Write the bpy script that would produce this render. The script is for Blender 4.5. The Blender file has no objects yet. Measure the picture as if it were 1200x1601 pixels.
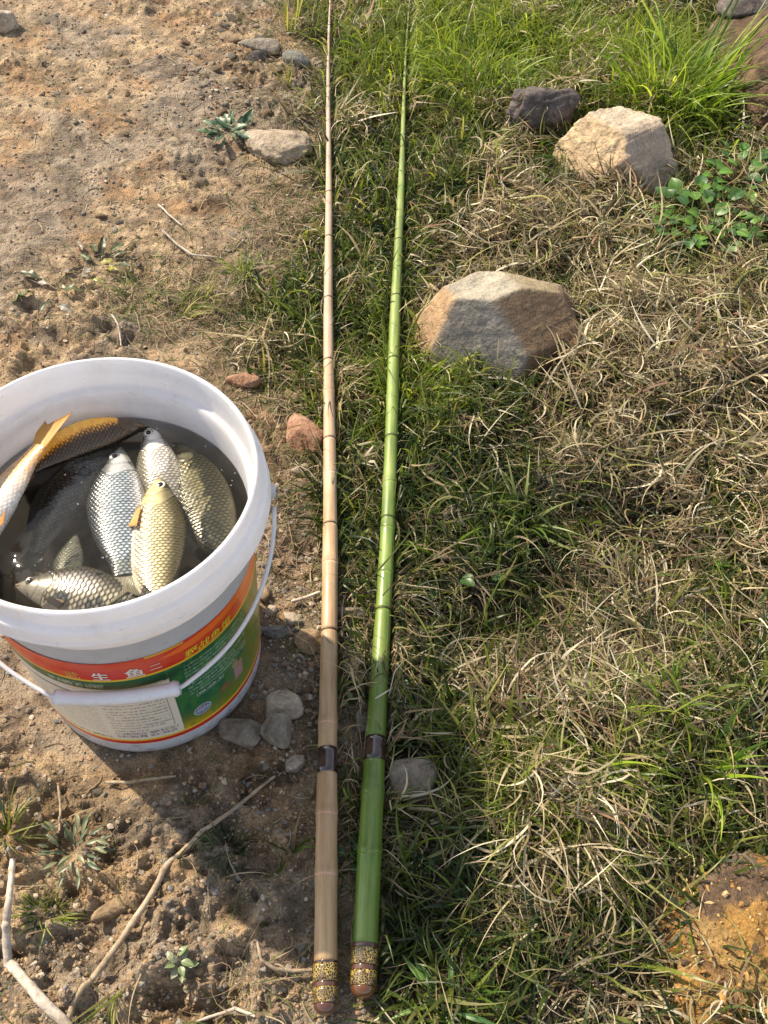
import bpy, bmesh, math
import numpy as np
from mathutils import Vector, Matrix
rng = np.random.default_rng(11)
S = bpy.context.scene
COL = S.collection

# ------------------------------------------------------------------ camera
CF, CP, CH, CR = 1500.0, 0.932, 0.966, 0.047
_F = np.array([0, math.cos(CP), -math.sin(CP)]); _R = np.array([1.0, 0, 0]); _U = np.cross(_R, _F)
_R2 = _R*math.cos(CR) + _U*math.sin(CR); _U2 = -_R*math.sin(CR) + _U*math.cos(CR)
cd = bpy.data.cameras.new('camera'); cam = bpy.data.objects.new('camera', cd); COL.objects.link(cam)
cam.matrix_world = Matrix(((_R2[0], _U2[0], -_F[0], 0), (_R2[1], _U2[1], -_F[1], 0), (_R2[2], _U2[2], -_F[2], CH), (0, 0, 0, 1)))
cd.sensor_fit = 'VERTICAL'; cd.sensor_height = 24.0; cd.lens = 24.0*CF/1601.0
cd.clip_start = 0.02; cd.clip_end = 300
S.camera = cam
# ------------------------------------------------------------------ light
SUN_DIR = np.array([-0.80, 0.60, 0.0]); SUN_EL = math.radians(45)
w = bpy.data.worlds.new('World'); S.world = w; w.use_nodes = True
nt = w.node_tree; nt.nodes.clear()
sky = nt.nodes.new('ShaderNodeTexSky'); sky.sky_type = 'NISHITA'; sky.sun_disc = False
sky.sun_elevation = SUN_EL; sky.sun_rotation = math.atan2(SUN_DIR[0], SUN_DIR[1])
bgn = nt.nodes.new('ShaderNodeBackground'); bgn.inputs['Strength'].default_value = 0.15
wo = nt.nodes.new('ShaderNodeOutputWorld')
hs = nt.nodes.new('ShaderNodeHueSaturation'); hs.inputs['Saturation'].default_value = 0.5   # sky blue toned down for a warmer fill
nt.links.new(sky.outputs[0], hs.inputs['Color']); nt.links.new(hs.outputs[0], bgn.inputs[0]); nt.links.new(bgn.outputs[0], wo.inputs[0])
sl = bpy.data.lights.new('sun', 'SUN'); sl.energy = 4.9; sl.angle = math.radians(1.0); sl.color = (1.0, 0.86, 0.66)
so = bpy.data.objects.new('sun', sl); COL.objects.link(so)
_sd = Vector((SUN_DIR[0]*math.cos(SUN_EL), SUN_DIR[1]*math.cos(SUN_EL), math.sin(SUN_EL)))
so.rotation_euler = _sd.to_track_quat('Z', 'Y').to_euler(); so.location = (-2, 2, 3)
S.view_settings.view_transform = 'Standard'; S.view_settings.look = 'None'
S.view_settings.gamma = 1.0; S.view_settings.use_curve_mapping = False
S.view_settings.exposure = 0.75
S.render.engine = 'CYCLES'
S.cycles.max_bounces = 8; S.cycles.transparent_max_bounces = 12; S.cycles.transmission_bounces = 6
S.cycles.caustics_reflective = False; S.cycles.caustics_refractive = False

# ------------------------------------------------------------------ helpers
def G(px, py, z=0.0):
    """point of the plane at height z that the photograph shows at this pixel"""
    px = np.asarray(px, float); py = np.asarray(py, float)
    d = _F + _R2*((px-600)/CF)[..., None] - _U2*((py-800.5)/CF)[..., None]
    t = (z-CH)/d[..., 2]
    return np.array([0, 0, CH]) + d*t[..., None]
def PX(x, y, z):
    d = np.stack([x, y, np.asarray(z)-CH], -1); zz = d@_F
    zz = np.where(zz < 0.05, 0.05, zz)
    return 600+CF*(d@_R2)/zz, 800.5-CF*(d@_U2)/zz
def ppm(p):
    return CF/float((np.asarray(p)-np.array([0, 0, CH]))@_F)

def hash2(ix, iy, seed):
    h = (ix.astype(np.int64)*374761393 + iy.astype(np.int64)*668265263 + seed*1442695041) & 0xffffffff
    h = ((h ^ (h >> 13))*1274126177) & 0xffffffff
    return ((h ^ (h >> 16)) & 0xffff)/65535.0
def vn(x, y, seed=0):
    ix = np.floor(x); iy = np.floor(y); fx = x-ix; fy = y-iy
    fx = fx*fx*fx*(fx*(fx*6-15)+10); fy = fy*fy*fy*(fy*(fy*6-15)+10)
    ix = ix.astype(np.int64); iy = iy.astype(np.int64)
    a = hash2(ix, iy, seed); b = hash2(ix+1, iy, seed); c = hash2(ix, iy+1, seed); d = hash2(ix+1, iy+1, seed)
    return (a*(1-fx)+b*fx)*(1-fy)+(c*(1-fx)+d*fx)*fy
def fbm(x, y, seed=0, o=4, g=0.5):
    s = 0; a = 1; t = 0
    for k in range(o):
        ca, sa = math.cos(k*1.1), math.sin(k*1.1)
        s = s + a*vn((x*ca-y*sa)*2.03**k, (x*sa+y*ca)*2.03**k, seed+k*17); t += a; a *= g
    return s/t
def ss(a, b, x):
    t = np.clip((x-a)/(b-a), 0, 1); return t*t*(3-2*t)

def mesh_np(name, V, Fc, mats=(), smooth=True, col=None, midx=None, extra=None):
    """V (n,3); Fc: (m,3)/(m,4) array, or a list of them"""
    me = bpy.data.meshes.new(name)
    if not isinstance(Fc, list): Fc = [Fc]
    Fc = [f for f in Fc if len(f)]
    V = np.ascontiguousarray(V, dtype=np.float32)
    me.vertices.add(len(V)); me.vertices.foreach_set('co', V.ravel())
    loops = np.concatenate([f.ravel() for f in Fc]).astype(np.int32)
    cnt = np.concatenate([np.full(len(f), f.shape[1]) for f in Fc])
    st = np.concatenate([[0], np.cumsum(cnt)[:-1]]).astype(np.int32)
    me.loops.add(len(loops)); me.loops.foreach_set('vertex_index', loops)
    me.polygons.add(len(cnt)); me.polygons.foreach_set('loop_start', st)
    try: me.polygons.foreach_set('loop_total', cnt.astype(np.int32))
    except Exception: pass
    if midx is not None: me.polygons.foreach_set('material_index', np.asarray(midx, np.int32))
    if col is not None:
        a = me.color_attributes.new('Col', 'FLOAT_COLOR', 'POINT')
        c = np.ones((len(V), 4), np.float32); c[:, :3] = col
        a.data.foreach_set('color', c.ravel())
    for m in mats: me.materials.append(m)
    me.update(calc_edges=True); me.validate()
    me.polygons.foreach_set('use_smooth', np.full(len(me.polygons), smooth))
    return me
def link(name, me, parent=None, label=None, cat=None, group=None, kind=None, loc=None):
    o = bpy.data.objects.new(name, me); COL.objects.link(o)
    if parent is not None: o.parent = parent
    if loc is not None: o.location = loc
    if label: o['label'] = label
    if cat: o['category'] = cat
    if group: o['group'] = group
    if kind: o['kind'] = kind
    return o
def grid_faces(nr, nc, closed=False):
    i = np.arange(nr-1)[:, None]; j = np.arange(nc if closed else nc-1)[None, :]
    a = i*nc+j; b = i*nc+(j+1) % nc
    return np.stack([a, b, b+nc, a+nc], -1).reshape(-1, 4)
def lathe(prof, n=96, cap=False, axis='Z', az=None):
    prof = np.asarray(prof, float)
    th = np.linspace(0, 2*np.pi, n, endpoint=False)
    r = prof[:, 0][:, None]; z = prof[:, 1][:, None]
    V = np.stack([r*np.cos(th), r*np.sin(th), z+0*th], -1).reshape(-1, 3)
    return V, grid_faces(len(prof), n, True)
def tube(P, r, n=8, cap=True):
    P = np.asarray(P, float); m = len(P); r = np.broadcast_to(np.asarray(r, float), (m,))
    T = np.gradient(P, axis=0); T /= np.linalg.norm(T, axis=1)[:, None]+1e-12
    ref = np.array([0, 0, 1.0]) if abs(T[:, 2]).mean() < 0.85 else np.array([1.0, 0, 0])
    N = np.cross(T, ref); N /= np.linalg.norm(N, axis=1)[:, None]+1e-12
    B = np.cross(N, T); th = np.linspace(0, 2*np.pi, n, endpoint=False)
    V = P[:, None, :]+r[:, None, None]*(N[:, None, :]*np.cos(th)[None, :, None]+B[:, None, :]*np.sin(th)[None, :, None])
    V = V.reshape(-1, 3); F = [grid_faces(m, n, True)]
    if cap:
        V = np.concatenate([V, P[:1], P[-1:]]); a = m*n; k = np.arange(n)
        F.append(np.stack([k, np.full(n, a), (k+1) % n], -1)[:, ::-1])
        F.append(np.stack([k+(m-1)*n, np.full(n, a+1), (k+1) % n+(m-1)*n], -1))
    return V, F

# ---- node materials
def newmat(name):
    m = bpy.data.materials.new(name); m.use_nodes = True; t = m.node_tree; t.nodes.clear()
    out = t.nodes.new('ShaderNodeOutputMaterial'); return m, t, out
def N(t, typ, **k):
    n = t.nodes.new(typ)
    for a, v in k.items():
        if a in n.inputs: n.inputs[a].default_value = v
        else: setattr(n, a, v)
    return n
def ramp(t, src, stops, interp='LINEAR'):
    r = t.nodes.new('ShaderNodeValToRGB'); r.color_ramp.interpolation = interp
    e = r.color_ramp.elements
    while len(e) < len(stops): e.new(0.5)
    for i, (p, c) in enumerate(stops): e[i].position = p; e[i].color = tuple(c)+(1,) if len(c) == 3 else c
    t.links.new(src, r.inputs[0]); return r.outputs[0]
def mixc(t, f, a, b, mode='MIX'):
    m = t.nodes.new('ShaderNodeMix'); m.data_type = 'RGBA'; m.blend_type = mode
    for s, v in ((0, f), (6, a), (7, b)):
        if hasattr(v, 'is_linked') or isinstance(v, bpy.types.NodeSocket): t.links.new(v, m.inputs[s])
        else: m.inputs[s].default_value = v if s == 0 else (tuple(v)+(1,))[:4]
    return m.outputs[2]
def noise(t, vec, scale, detail=4, rough=0.55, dist=0.0):
    n = N(t, 'ShaderNodeTexNoise'); n.inputs['Scale'].default_value = scale; n.inputs['Detail'].default_value = detail
    n.inputs['Roughness'].default_value = rough; n.inputs['Distortion'].default_value = dist
    if vec is not None: t.links.new(vec, n.inputs['Vector'])
    return n.outputs[0]
def objcoord(t):
    return t.nodes.new('ShaderNodeTexCoord').outputs['Object']
def bump(t, h, strength, dist, nrm=None):
    b = N(t, 'ShaderNodeBump'); b.inputs['Strength'].default_value = strength; b.inputs['Distance'].default_value = dist
    t.links.new(h, b.inputs['Height'])
    if nrm: t.links.new(nrm, b.inputs['Normal'])
    return b.outputs[0]
def pbsdf(t, out, col=None, rough=0.8, spec=0.3, nrm=None, coat=0.0, metal=0.0, coat_rough=0.1):
    b = N(t, 'ShaderNodeBsdfPrincipled')
    if isinstance(col, bpy.types.NodeSocket): t.links.new(col, b.inputs['Base Color'])
    elif col is not None: b.inputs['Base Color'].default_value = tuple(col)+(1,)
    if isinstance(rough, bpy.types.NodeSocket): t.links.new(rough, b.inputs['Roughness'])
    else: b.inputs['Roughness'].default_value = rough
    b.inputs['Specular IOR Level'].default_value = spec; b.inputs['Metallic'].default_value = metal
    b.inputs['Coat Weight'].default_value = coat; b.inputs['Coat Roughness'].default_value = coat_rough
    if nrm: t.links.new(nrm, b.inputs['Normal'])
    t.links.new(b.outputs[0], out.inputs[0]); return b
def vcol(t):
    a = N(t, 'ShaderNodeVertexColor'); a.layer_name = 'Col'; return a.outputs[0]

def mat_ground():
    m, t, out = newmat('damp_clay_soil'); oc = objcoord(t); c = vcol(t)
    n1 = noise(t, oc, 90, 6, 0.65); n2 = noise(t, oc, 420, 5, 0.6)
    c = mixc(t, 1.0, c, ramp(t, n1, [(0.25, (0.62, 0.60, 0.58)), (0.5, (1, 1, 1)), (0.78, (1.22, 1.15, 1.05))]), 'MULTIPLY')
    c = mixc(t, 1.0, c, ramp(t, n2, [(0.34, (0.60, 0.57, 0.54)), (0.48, (1.0, 1.0, 1.0)), (0.68, (1.2, 1.2, 1.2))]), 'MULTIPLY')
    v = N(t, 'ShaderNodeTexVoronoi'); v.inputs['Scale'].default_value = 160; t.links.new(oc, v.inputs['Vector'])
    nb = bump(t, n1, 1.0, 0.008); nb = bump(t, n2, 1.0, 0.004, nb); nb = bump(t, v.outputs['Distance'], 0.35, 0.003, nb)
    r = ramp(t, n1, [(0.3, (0.6,)*3), (0.7, (0.92,)*3)])
    pbsdf(t, out, c, r, 0.35, nb); return m
def mat_stone(name, c1, c2, c3, sc=30, vc=False, rough=0.8, bs=1.0):
    m, t, out = newmat(name); oc = objcoord(t)
    a = noise(t, oc, sc, 7, 0.62, 0.4); b = noise(t, oc, sc*5, 5, 0.6); d = noise(t, oc, sc*0.45, 3, 0.5, 1.0)
    c = ramp(t, a, [(0.32, c1), (0.5, c2), (0.68, c3)])
    if vc: c = mixc(t, 0.8, c, vcol(t))
    c = mixc(t, 1.0, c, ramp(t, b, [(0.3, (0.72,)*3), (0.62, (1.12,)*3)]), 'MULTIPLY')
    c = mixc(t, 1.0, c, ramp(t, d, [(0.35, (0.8, 0.78, 0.75)), (0.65, (1.08, 1.05, 1.0))]), 'MULTIPLY')
    nb = bump(t, a, 0.9*bs, 0.009); nb = bump(t, b, 0.9*bs, 0.0025, nb)
    pbsdf(t, out, c, rough, 0.3, nb); return m
def mat_leafy(name, rough=0.45, trans=0.35, spec=0.4):
    m, t, out = newmat(name); c = vcol(t)
    b = N(t, 'ShaderNodeBsdfPrincipled'); t.links.new(c, b.inputs['Base Color']); b.inputs['Roughness'].default_value = rough
    b.inputs['Specular IOR Level'].default_value = spec
    tr = N(t, 'ShaderNodeBsdfTranslucent'); c2 = mixc(t, 1.0, c, (1.35, 1.35, 0.75), 'MULTIPLY'); t.links.new(c2, tr.inputs[0])
    mx = N(t, 'ShaderNodeMixShader'); mx.inputs[0].default_value = trans
    t.links.new(b.outputs[0], mx.inputs[1]); t.links.new(tr.outputs[0], mx.inputs[2]); t.links.new(mx.outputs[0], out.inputs[0]); return m
M_ground = mat_ground()
M_grass = mat_leafy('fresh_grass_blade', 0.38, 0.5)
M_straw = mat_leafy('dry_straw', 0.6, 0.22, 0.3)
M_leaf = mat_leafy('broad_leaf', 0.4, 0.3, 0.5)

# ------------------------------------------------------------------ key places
BX, BY, BH = -0.250, 0.506, 0.322      # bucket axis and height
def rodline(p0, z0, p1, z1):
    return G(*p0, z0), G(*p1, z1)
TAN = rodline((508, 1588), 0.020, (516, -30), 0.030)
GRN = rodline((567, 1561), 0.021, (642, -30), 0.030)
def seg_dist(x, y, A, B):
    d = (B-A)[:2]; L = np.hypot(*d); u = d/L
    s = (x-A[0])*u[0]+(y-A[1])*u[1]; n = (x-A[0])*(-u[1])+(y-A[1])*u[0]
    return s, n, L

# shore of the grass: x of the dirt/grass edge as seen at row py
EDGE = np.array([(-400, 420), (0, 450), (100, 470), (200, 490), (300, 480), (400, 440), (480, 420), (560, 410), (640, 440), (720, 490), (850, 520), (1000, 540), (1150, 565), (1300, 575), (1450, 600), (1601, 600), (2500, 620)], float)
def grassiness(x, y):
    px, py = PX(x, y, 0*x)
    e = np.interp(py, EDGE[:, 0], EDGE[:, 1])
    wob = (fbm(x*9, y*9, 71, 3)-0.5)*150
    return ss(-60, 60, px-e+wob), px, py
def blob(px, py, cx, cy, rx, ry):
    return np.exp(-(((px-cx)/rx)**2+((py-cy)/ry)**2))

def ground_z(x, y):
    x = np.asarray(x, float); y = np.asarray(y, float)
    g, px, py = grassiness(x, y)
    h = (fbm(x*2.2, y*2.2, 3, 3)-0.5)*0.035
    # clods and rills on the bare clay
    r1 = 1-np.abs(2*fbm(x*10+y*3, y*13, 9, 4)-1)
    clod = (r1-0.72)*0.030 + (fbm(x*34, y*38, 21, 4)-0.5)*0.020 + (1-np.abs(2*fbm(x*70, y*85, 33, 2)-1)-0.6)*0.0085 + (1-np.abs(2*fbm(x*24, y*44, 35, 3)-1)-0.7)*0.009
    near = ss(0.75, 0.2, y)
    clod = clod*(0.72+0.35*near)*(0.55+0.9*ss(0.42, 0.62, fbm(x*4+2, y*4, 61, 2)))
    grs = (fbm(x*9, y*9, 40, 3)-0.5)*0.070+(fbm(x*30, y*30, 44, 3)-0.5)*0.016
    h = h+clod*(1-g)+grs*g
    # the bare clay lies a little lower at left; hump of straw at right
    h += 0.030*blob(px, py, 1010, 590, 190, 110) + 0.022*blob(px, py, 960, 1130, 220, 130) - 0.020*blob(px, py, 800, 800, 150, 170)
    h += 0.035*blob(px, py, 1130, 1500, 130, 150)
    # flat under the bucket and under the rods
    d = np.hypot(x-BX, y-BY); k = ss(0.20, 0.125, d); h = h*(1-k)-0.002*k
    for A, B in (TAN, GRN):
        s, n, L = seg_dist(x, y, A, B)
        k = ss(0.055, 0.012, np.abs(n))*ss(-0.06, 0.0, s)
        top = 0.004
        h = np.where(h > top, h*(1-k)+top*k, h)
        h = h*(1-0.6*k)
    return h

# ------------------------------------------------------------------ ground sheet
def build_ground():
    xs = np.concatenate([-np.geomspace(40, 1.12, 26), np.arange(-1.1, 0.12, 0.0030), np.arange(0.12, 1.1, 0.0075), np.geomspace(1.12, 40, 26)])
    ys = [0.02]
    while ys[-1] < 2.6: ys.append(ys[-1]+0.0022+0.0016*max(0, ys[-1]-0.1))
    ys = np.concatenate([-np.geomspace(30, 0.03, 26), np.array(ys), np.geomspace(2.65, 45, 30)])
    X, Y = np.meshgrid(xs, ys); Z = ground_z(X, Y)
    far = np.maximum(np.abs(X), np.abs(Y-1.2)); Z = Z*ss(12, 2.0, far)
    g, px, py = grassiness(X, Y)
    a = fbm(X*5, Y*6, 101, 4)[..., None]; b = fbm(X*17, Y*19, 131, 4)[..., None]; c3 = fbm(X*60, Y*60, 151, 3)[..., None]
    tan = np.array([0.43, 0.315, 0.19]); dk = np.array([0.145, 0.098, 0.060]); org = np.array([0.36, 0.225, 0.115]); gry = np.array([0.27, 0.225, 0.175])
    C = tan*(1-ss(0.50, 0.68, b))+org*ss(0.50, 0.68, b)
    C = C*(1-0.75*ss(0.52, 0.64, a))+gry*0.75*ss(0.52, 0.64, a)
    C = C*(1-0.6*ss(0.54, 0.68, c3))+dk*0.6*ss(0.54, 0.68, c3)
    # moist, darker soil towards the grass; bucket shade painted round its foot
    damp_shade = np.clip(0.25*ss(0.50, 0.66, fbm(X*3.1+4, Y*3.4, 171, 4))+blob(px, py, 450, 1050, 130, 260)+blob(px, py, 430, 620, 120, 170)+0.7*blob(px, py, 430, 330, 110, 120)+0.5*blob(px, py, 250, 1280, 160, 120), 0, 1)[..., None]
    C = C*(1-0.45*damp_shade)+dk*1.2*0.45*damp_shade
    gl = (blob(px, py, 150, 1420, 260, 230)*ss(0.42, 0.58, b[..., 0]))[..., None]; C = C*(1-0.6*gl)+np.array([0.40, 0.26, 0.125])*0.6*gl
    # hollows darkened, crevice shade put into the soil colour
    lap = (fbm(X*34, Y*38, 21, 4))[..., None]; C = C*(0.72+0.5*ss(0.36, 0.6, lap))
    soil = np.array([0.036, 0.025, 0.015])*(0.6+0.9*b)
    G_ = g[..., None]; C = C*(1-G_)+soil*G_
    o = blob(px, py, 1130, 1500, 140, 160)[..., None]; o = ss(0.35, 0.7, o+0.3*(b-0.5))
    C = C*(1-o)+np.array([0.46, 0.23, 0.055])*(0.55+0.9*c3)*o
    V = np.stack([X, Y, Z], -1).reshape(-1, 3)
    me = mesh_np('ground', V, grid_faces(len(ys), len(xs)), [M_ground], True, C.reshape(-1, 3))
    link('ground', me, kind='structure')
build_ground()

# ------------------------------------------------------------------ stones
def icosa(sub):
    bm = bmesh.new(); bmesh.ops.create_icosphere(bm, subdivisions=sub, radius=1.0)
    V = np.array([v.co[:] for v in bm.verts]); F = np.array([[v.index for v in f.verts] for f in bm.faces]); bm.free()
    return V, F
ICO = {k: icosa(k) for k in (1, 2, 3, 4, 5, 6)}
def n3(V, s, seed, o=4):
    return (fbm(V[:, 0]*s+V[:, 2]*s*0.7+5, V[:, 1]*s-V[:, 2]*s*0.6+9, seed, o)+fbm(V[:, 2]*s+3, (V[:, 0]-V[:, 1])*s*0.8, seed+50, o))/2-0.5
def rock_geo(sub, planes=None, seed=1, nplanes=14, flat=0.6, rough=0.05, sharp=18, fine=0.012):
    V, F = ICO[sub]; r = np.random.default_rng(seed)
    if planes is None:
        n = r.normal(size=(nplanes, 3)); n /= np.linalg.norm(n, axis=1)[:, None]; h = r.uniform(0.62, 1.0, nplanes)
    else:
        P = np.array(planes, float); n = P[:, :3]/np.linalg.norm(P[:, :3], axis=1)[:, None]; h = P[:, 3]
    D = V@n.T; D = np.maximum(D, 1e-3); q = h[None]/D
    q = np.concatenate([q, np.full((len(q), 1), 1.22)], 1); rr = (np.sum(q**(-sharp), axis=1))**(-1/sharp)
    q = q[:, :-1]
    win = np.argmin(q, axis=1)
    W = V*rr[:, None]
    W = W*(1+rough*2*n3(W, 2.2, seed)[:, None]+fine*2*n3(W, 9, seed+7, 3)[:, None])
    return W, F, win, n
def rock(name, px, py, size, label, cat='rock', sub=5, planes=None, seed=1, mat=None, rot=0, sink=0.25, cols=None, group=None, rough=0.07, fine=0.022, sharp=30, zoff=0.0, edge=0.12):
    W, F, win, n = rock_geo(sub, planes, seed, rough=rough, fine=fine, sharp=sharp)
    col = None
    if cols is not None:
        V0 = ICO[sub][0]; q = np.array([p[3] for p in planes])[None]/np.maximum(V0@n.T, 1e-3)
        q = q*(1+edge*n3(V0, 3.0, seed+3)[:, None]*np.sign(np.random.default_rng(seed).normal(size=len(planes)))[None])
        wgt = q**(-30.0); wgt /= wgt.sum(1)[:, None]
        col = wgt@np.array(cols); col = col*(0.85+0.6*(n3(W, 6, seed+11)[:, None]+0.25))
    W = W*np.array(size)/2
    p = G(px, py, 0.0); z = float(ground_z(p[0], p[1]))
    me = mesh_np(name, W, F, [mat], True, col)
    o = link(name, me, label=label, cat=cat, group=group, loc=(p[0], p[1], z+size[2]*(0.5-sink)+zoff)); o.rotation_euler[2] = rot
    return o, p
GREY = mat_stone('grey_stone', (0.15, 0.13, 0.105), (0.25, 0.215, 0.175), (0.33, 0.29, 0.235), 45)
TANS = mat_stone('sandstone', (0.30, 0.20, 0.12), (0.46, 0.35, 0.24), (0.56, 0.46, 0.35), 40, vc=True)
BOUL = mat_stone('boulder_stone', (0.20, 0.17, 0.14), (0.32, 0.28, 0.23), (0.42, 0.35, 0.27), 38, vc=True)
REDS = mat_stone('reddish_stone', (0.24, 0.12, 0.075), (0.36, 0.20, 0.13), (0.45, 0.29, 0.20), 60)
DARK = mat_stone('dark_slate', (0.05, 0.042, 0.042), (0.10, 0.085, 0.08), (0.19, 0.155, 0.15), 40)
ORNG = mat_stone('ochre_rock', (0.05, 0.03, 0.02), (0.42, 0.21, 0.055), (0.58, 0.36, 0.13), 60, vc=True, bs=1.8)
BROW = mat_stone('brown_bank', (0.04, 0.026, 0.018), (0.10, 0.060, 0.036), (0.17, 0.11, 0.07), 40, bs=1.2)
PALE = mat_stone('pale_stone', (0.33, 0.27, 0.20), (0.46, 0.39, 0.31), (0.58, 0.52, 0.44), 50)
TANB = mat_stone('tan_buried_stone', (0.26, 0.20, 0.14), (0.38, 0.31, 0.23), (0.47, 0.40, 0.32), 45)
CLOD = mat_stone('dark_earth_clod', (0.09, 0.055, 0.03), (0.17, 0.105, 0.055), (0.28, 0.18, 0.08), 60, bs=1.5)
CLAY = mat_stone('clay_lump', (0.20, 0.14, 0.085), (0.30, 0.215, 0.13), (0.38, 0.285, 0.18), 50)
BLUE = mat_stone('bluish_slate', (0.11, 0.11, 0.105), (0.19, 0.19, 0.18), (0.29, 0.28, 0.26), 60)

# exclusion ellipses for the grass: (x, y, rx, ry)
EXC = [(BX, BY, 0.145, 0.145)]
# big boulder: smooth grey face to the front left, brown mossy right
rock('boulder', 783, 541, (0.222, 0.170, 0.145), 'large angular boulder with smooth grey front face and mossy brown right side', 'boulder', 6,
     planes=[(-0.28, -0.86, 0.42, 0.58), (-0.96, -0.25, 0.35, 0.88), (-0.15, 0.25, 1.0, 0.74), (0.60, -0.50, 0.70, 0.53), (0.95, 0.1, 0.45, 0.84), (0.75, -0.80, 0.25, 0.72), (0, 1, 0.3, 0.85), (0, 0, -1, 0.8), (-0.7, 0.7, 0.3, 0.9), (0.35, 0.45, 0.95, 0.76)],
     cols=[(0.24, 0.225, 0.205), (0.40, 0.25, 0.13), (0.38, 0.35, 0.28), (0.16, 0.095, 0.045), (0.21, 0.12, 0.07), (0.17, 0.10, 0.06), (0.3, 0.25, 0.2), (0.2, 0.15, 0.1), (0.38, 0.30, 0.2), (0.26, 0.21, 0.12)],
     seed=4, mat=BOUL, sink=0.24, rough=0.05, fine=0.025, sharp=60, edge=0.05)
rock('earth_clod', 885, 548, (0.075, 0.075, 0.055), 'crumbly brown earth clod packed against right foot of the big boulder', 'earth clod', 5, seed=23, mat=CLOD, sink=0.35, rough=0.25, fine=0.14, sharp=8)
EXC += [(*G(785, 545)[:2], 0.098, 0.068)]
rock('boulder', 962, 262, (0.185, 0.155, 0.135), 'pale tan boulder with sunlit cream left face beside tall grass', 'boulder', 6,
     planes=[(-0.75, -0.55, 0.50, 0.66), (0.10, 0.1, 1.0, 0.70), (0.62, -0.55, 0.60, 0.66), (-0.1, -1, 0.1, 0.90), (1, 0.3, 0.25, 0.88), (-0.6, 0.8, 0.3, 0.85), (0.4, 0.9, 0.3, 0.9), (0, 0, -1, 0.8)],
     cols=[(0.56, 0.42, 0.26), (0.50, 0.42, 0.33), (0.40, 0.32, 0.25), (0.33, 0.25, 0.18), (0.38, 0.31, 0.24), (0.5, 0.4, 0.28), (0.45, 0.38, 0.3), (0.3, 0.2, 0.15)],  # left face painted lighter, right and front darker, as sun and shade
     seed=8, mat=TANS, sink=0.25, rough=0.10, fine=0.07, sharp=34)
EXC += [(*G(965, 262)[:2], 0.085, 0.07)]
rock('dark_rock', 848, 214, (0.110, 0.075, 0.095), 'jagged dark purple brown rock left of the pale tan boulder', 'rock', 5, seed=33, mat=DARK, sink=0.15, rough=0.25, fine=0.12, sharp=30)
EXC += [(*G(850, 210)[:2], 0.035, 0.025)]
rock('flat_stone', 440, 232, (0.125, 0.12, 0.05), 'flat beige stone sunk in dirt left of the tan rod near dark rosette weed', 'stone', 5, seed=12, mat=TANB, sink=0.58, rough=0.18, fine=0.08, sharp=10)
rock('red_stone', 476, 684, (0.058, 0.062, 0.040), 'angular reddish brown stone between white bucket and tan rod', 'stone', 5, seed=15, mat=REDS, sink=0.25, rough=0.06, fine=0.02, rot=0.4)
rock('grey_stone', 645, 1222, (0.068, 0.062, 0.040), 'smooth grey brown stone just right of the green rod dark band', 'stone', 5, seed=18, mat=GREY, sink=0.25, rough=0.03, sharp=8)
EXC += [(*G(645, 1222)[:2], 0.033, 0.03)]
rock('grey_stone', 384, 1150, (0.050, 0.036, 0.024), 'wedge shaped grey stone touching the shaded foot of the bucket', 'stone', 5, seed=42, mat=GREY, sink=0.2, rot=-0.5)
rock('grey_stone', 437, 1160, (0.038, 0.038, 0.028), 'rounded grey stone, front one of the pair before the tan rod', 'stone', 5, seed=45, mat=GREY, sink=0.2, rot=0.2, sharp=9)
rock('grey_stone', 441, 1115, (0.036, 0.040, 0.024), 'pale grey stone lying behind the rounded grey one near the bucket', 'stone', 5, seed=47, mat=PALE, sink=0.3, rot=1.2)
rock('grey_stone', 462, 1197, (0.030, 0.018, 0.014), 'small light grey triangular stone left of the tan rod dark band', 'stone', 4, seed=49, mat=PALE, sink=0.2, rot=0.3)
rock('grey_stone', 565, 1128, (0.020, 0.038, 0.02), 'small grey stone lying between the tan and the green rod', 'stone', 4, seed=50, mat=GREY, sink=0.3)
rock('grey_stone', 461, 106, (0.062, 0.045, 0.040), 'rounded blue grey stone with pale top beside the tan rod tip', 'stone', 4, seed=52, mat=BLUE, sink=0.25, sharp=8)
rock('dark_rock', 405, 84, (0.090, 0.045, 0.028), 'long flat olive grey stone in the pebbly strip at the top', 'stone', 4, seed=54, mat=GREY, sink=0.35, sharp=8, rot=-0.15)
rock('dark_rock', 403, 100, (0.045, 0.03, 0.025), 'dark rounded stone beneath the long flat olive stone at the top', 'stone', 4, seed=55, mat=DARK, sink=0.3, sharp=8)
rock('dark_rock', 357, 62, (0.060, 0.04, 0.030), 'brown rounded stone at the upper end of the pebbly strip', 'stone', 4, seed=56, mat=CLAY, sink=0.35, sharp=9)
rock('pale_stone', 16, 48, (0.050, 0.05, 0.050), 'pale pointed stone at the top left corner of the dirt', 'stone', 4, seed=57, mat=PALE, sink=0.3)
rock('clay_lump', 178, 1415, (0.052, 0.018, 0.016), 'long clay lump with dark shaded side below the stem weed', 'stone', 4, seed=58, mat=CLAY, sink=0.35, rot=0.55, sharp=8)
rock('red_stone', 383, 592, (0.045, 0.034, 0.026), 'dull reddish brown stone just behind the bucket rim', 'stone', 4, seed=59, mat=REDS, sink=0.3)
rock('red_stone', 470, 610, (0.046, 0.03, 0.02), 'flat brown stone half buried left of the tan rod above the red one', 'stone', 4, seed=60, mat=CLAY, sink=0.35)
rock('tan_stone', 469, 731, (0.026, 0.013, 0.009), 'small flat yellow tan stone below the angular reddish one', 'stone', 3, seed=61, mat=PALE, sink=0.2, rot=0.3)
rock('tan_stone', 411, 931, (0.020, 0.026, 0.02), 'round orange brown pebble beside the bucket label and handle wire', 'stone', 4, seed=62, mat=CLAY, sink=0.25, sharp=8)
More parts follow.
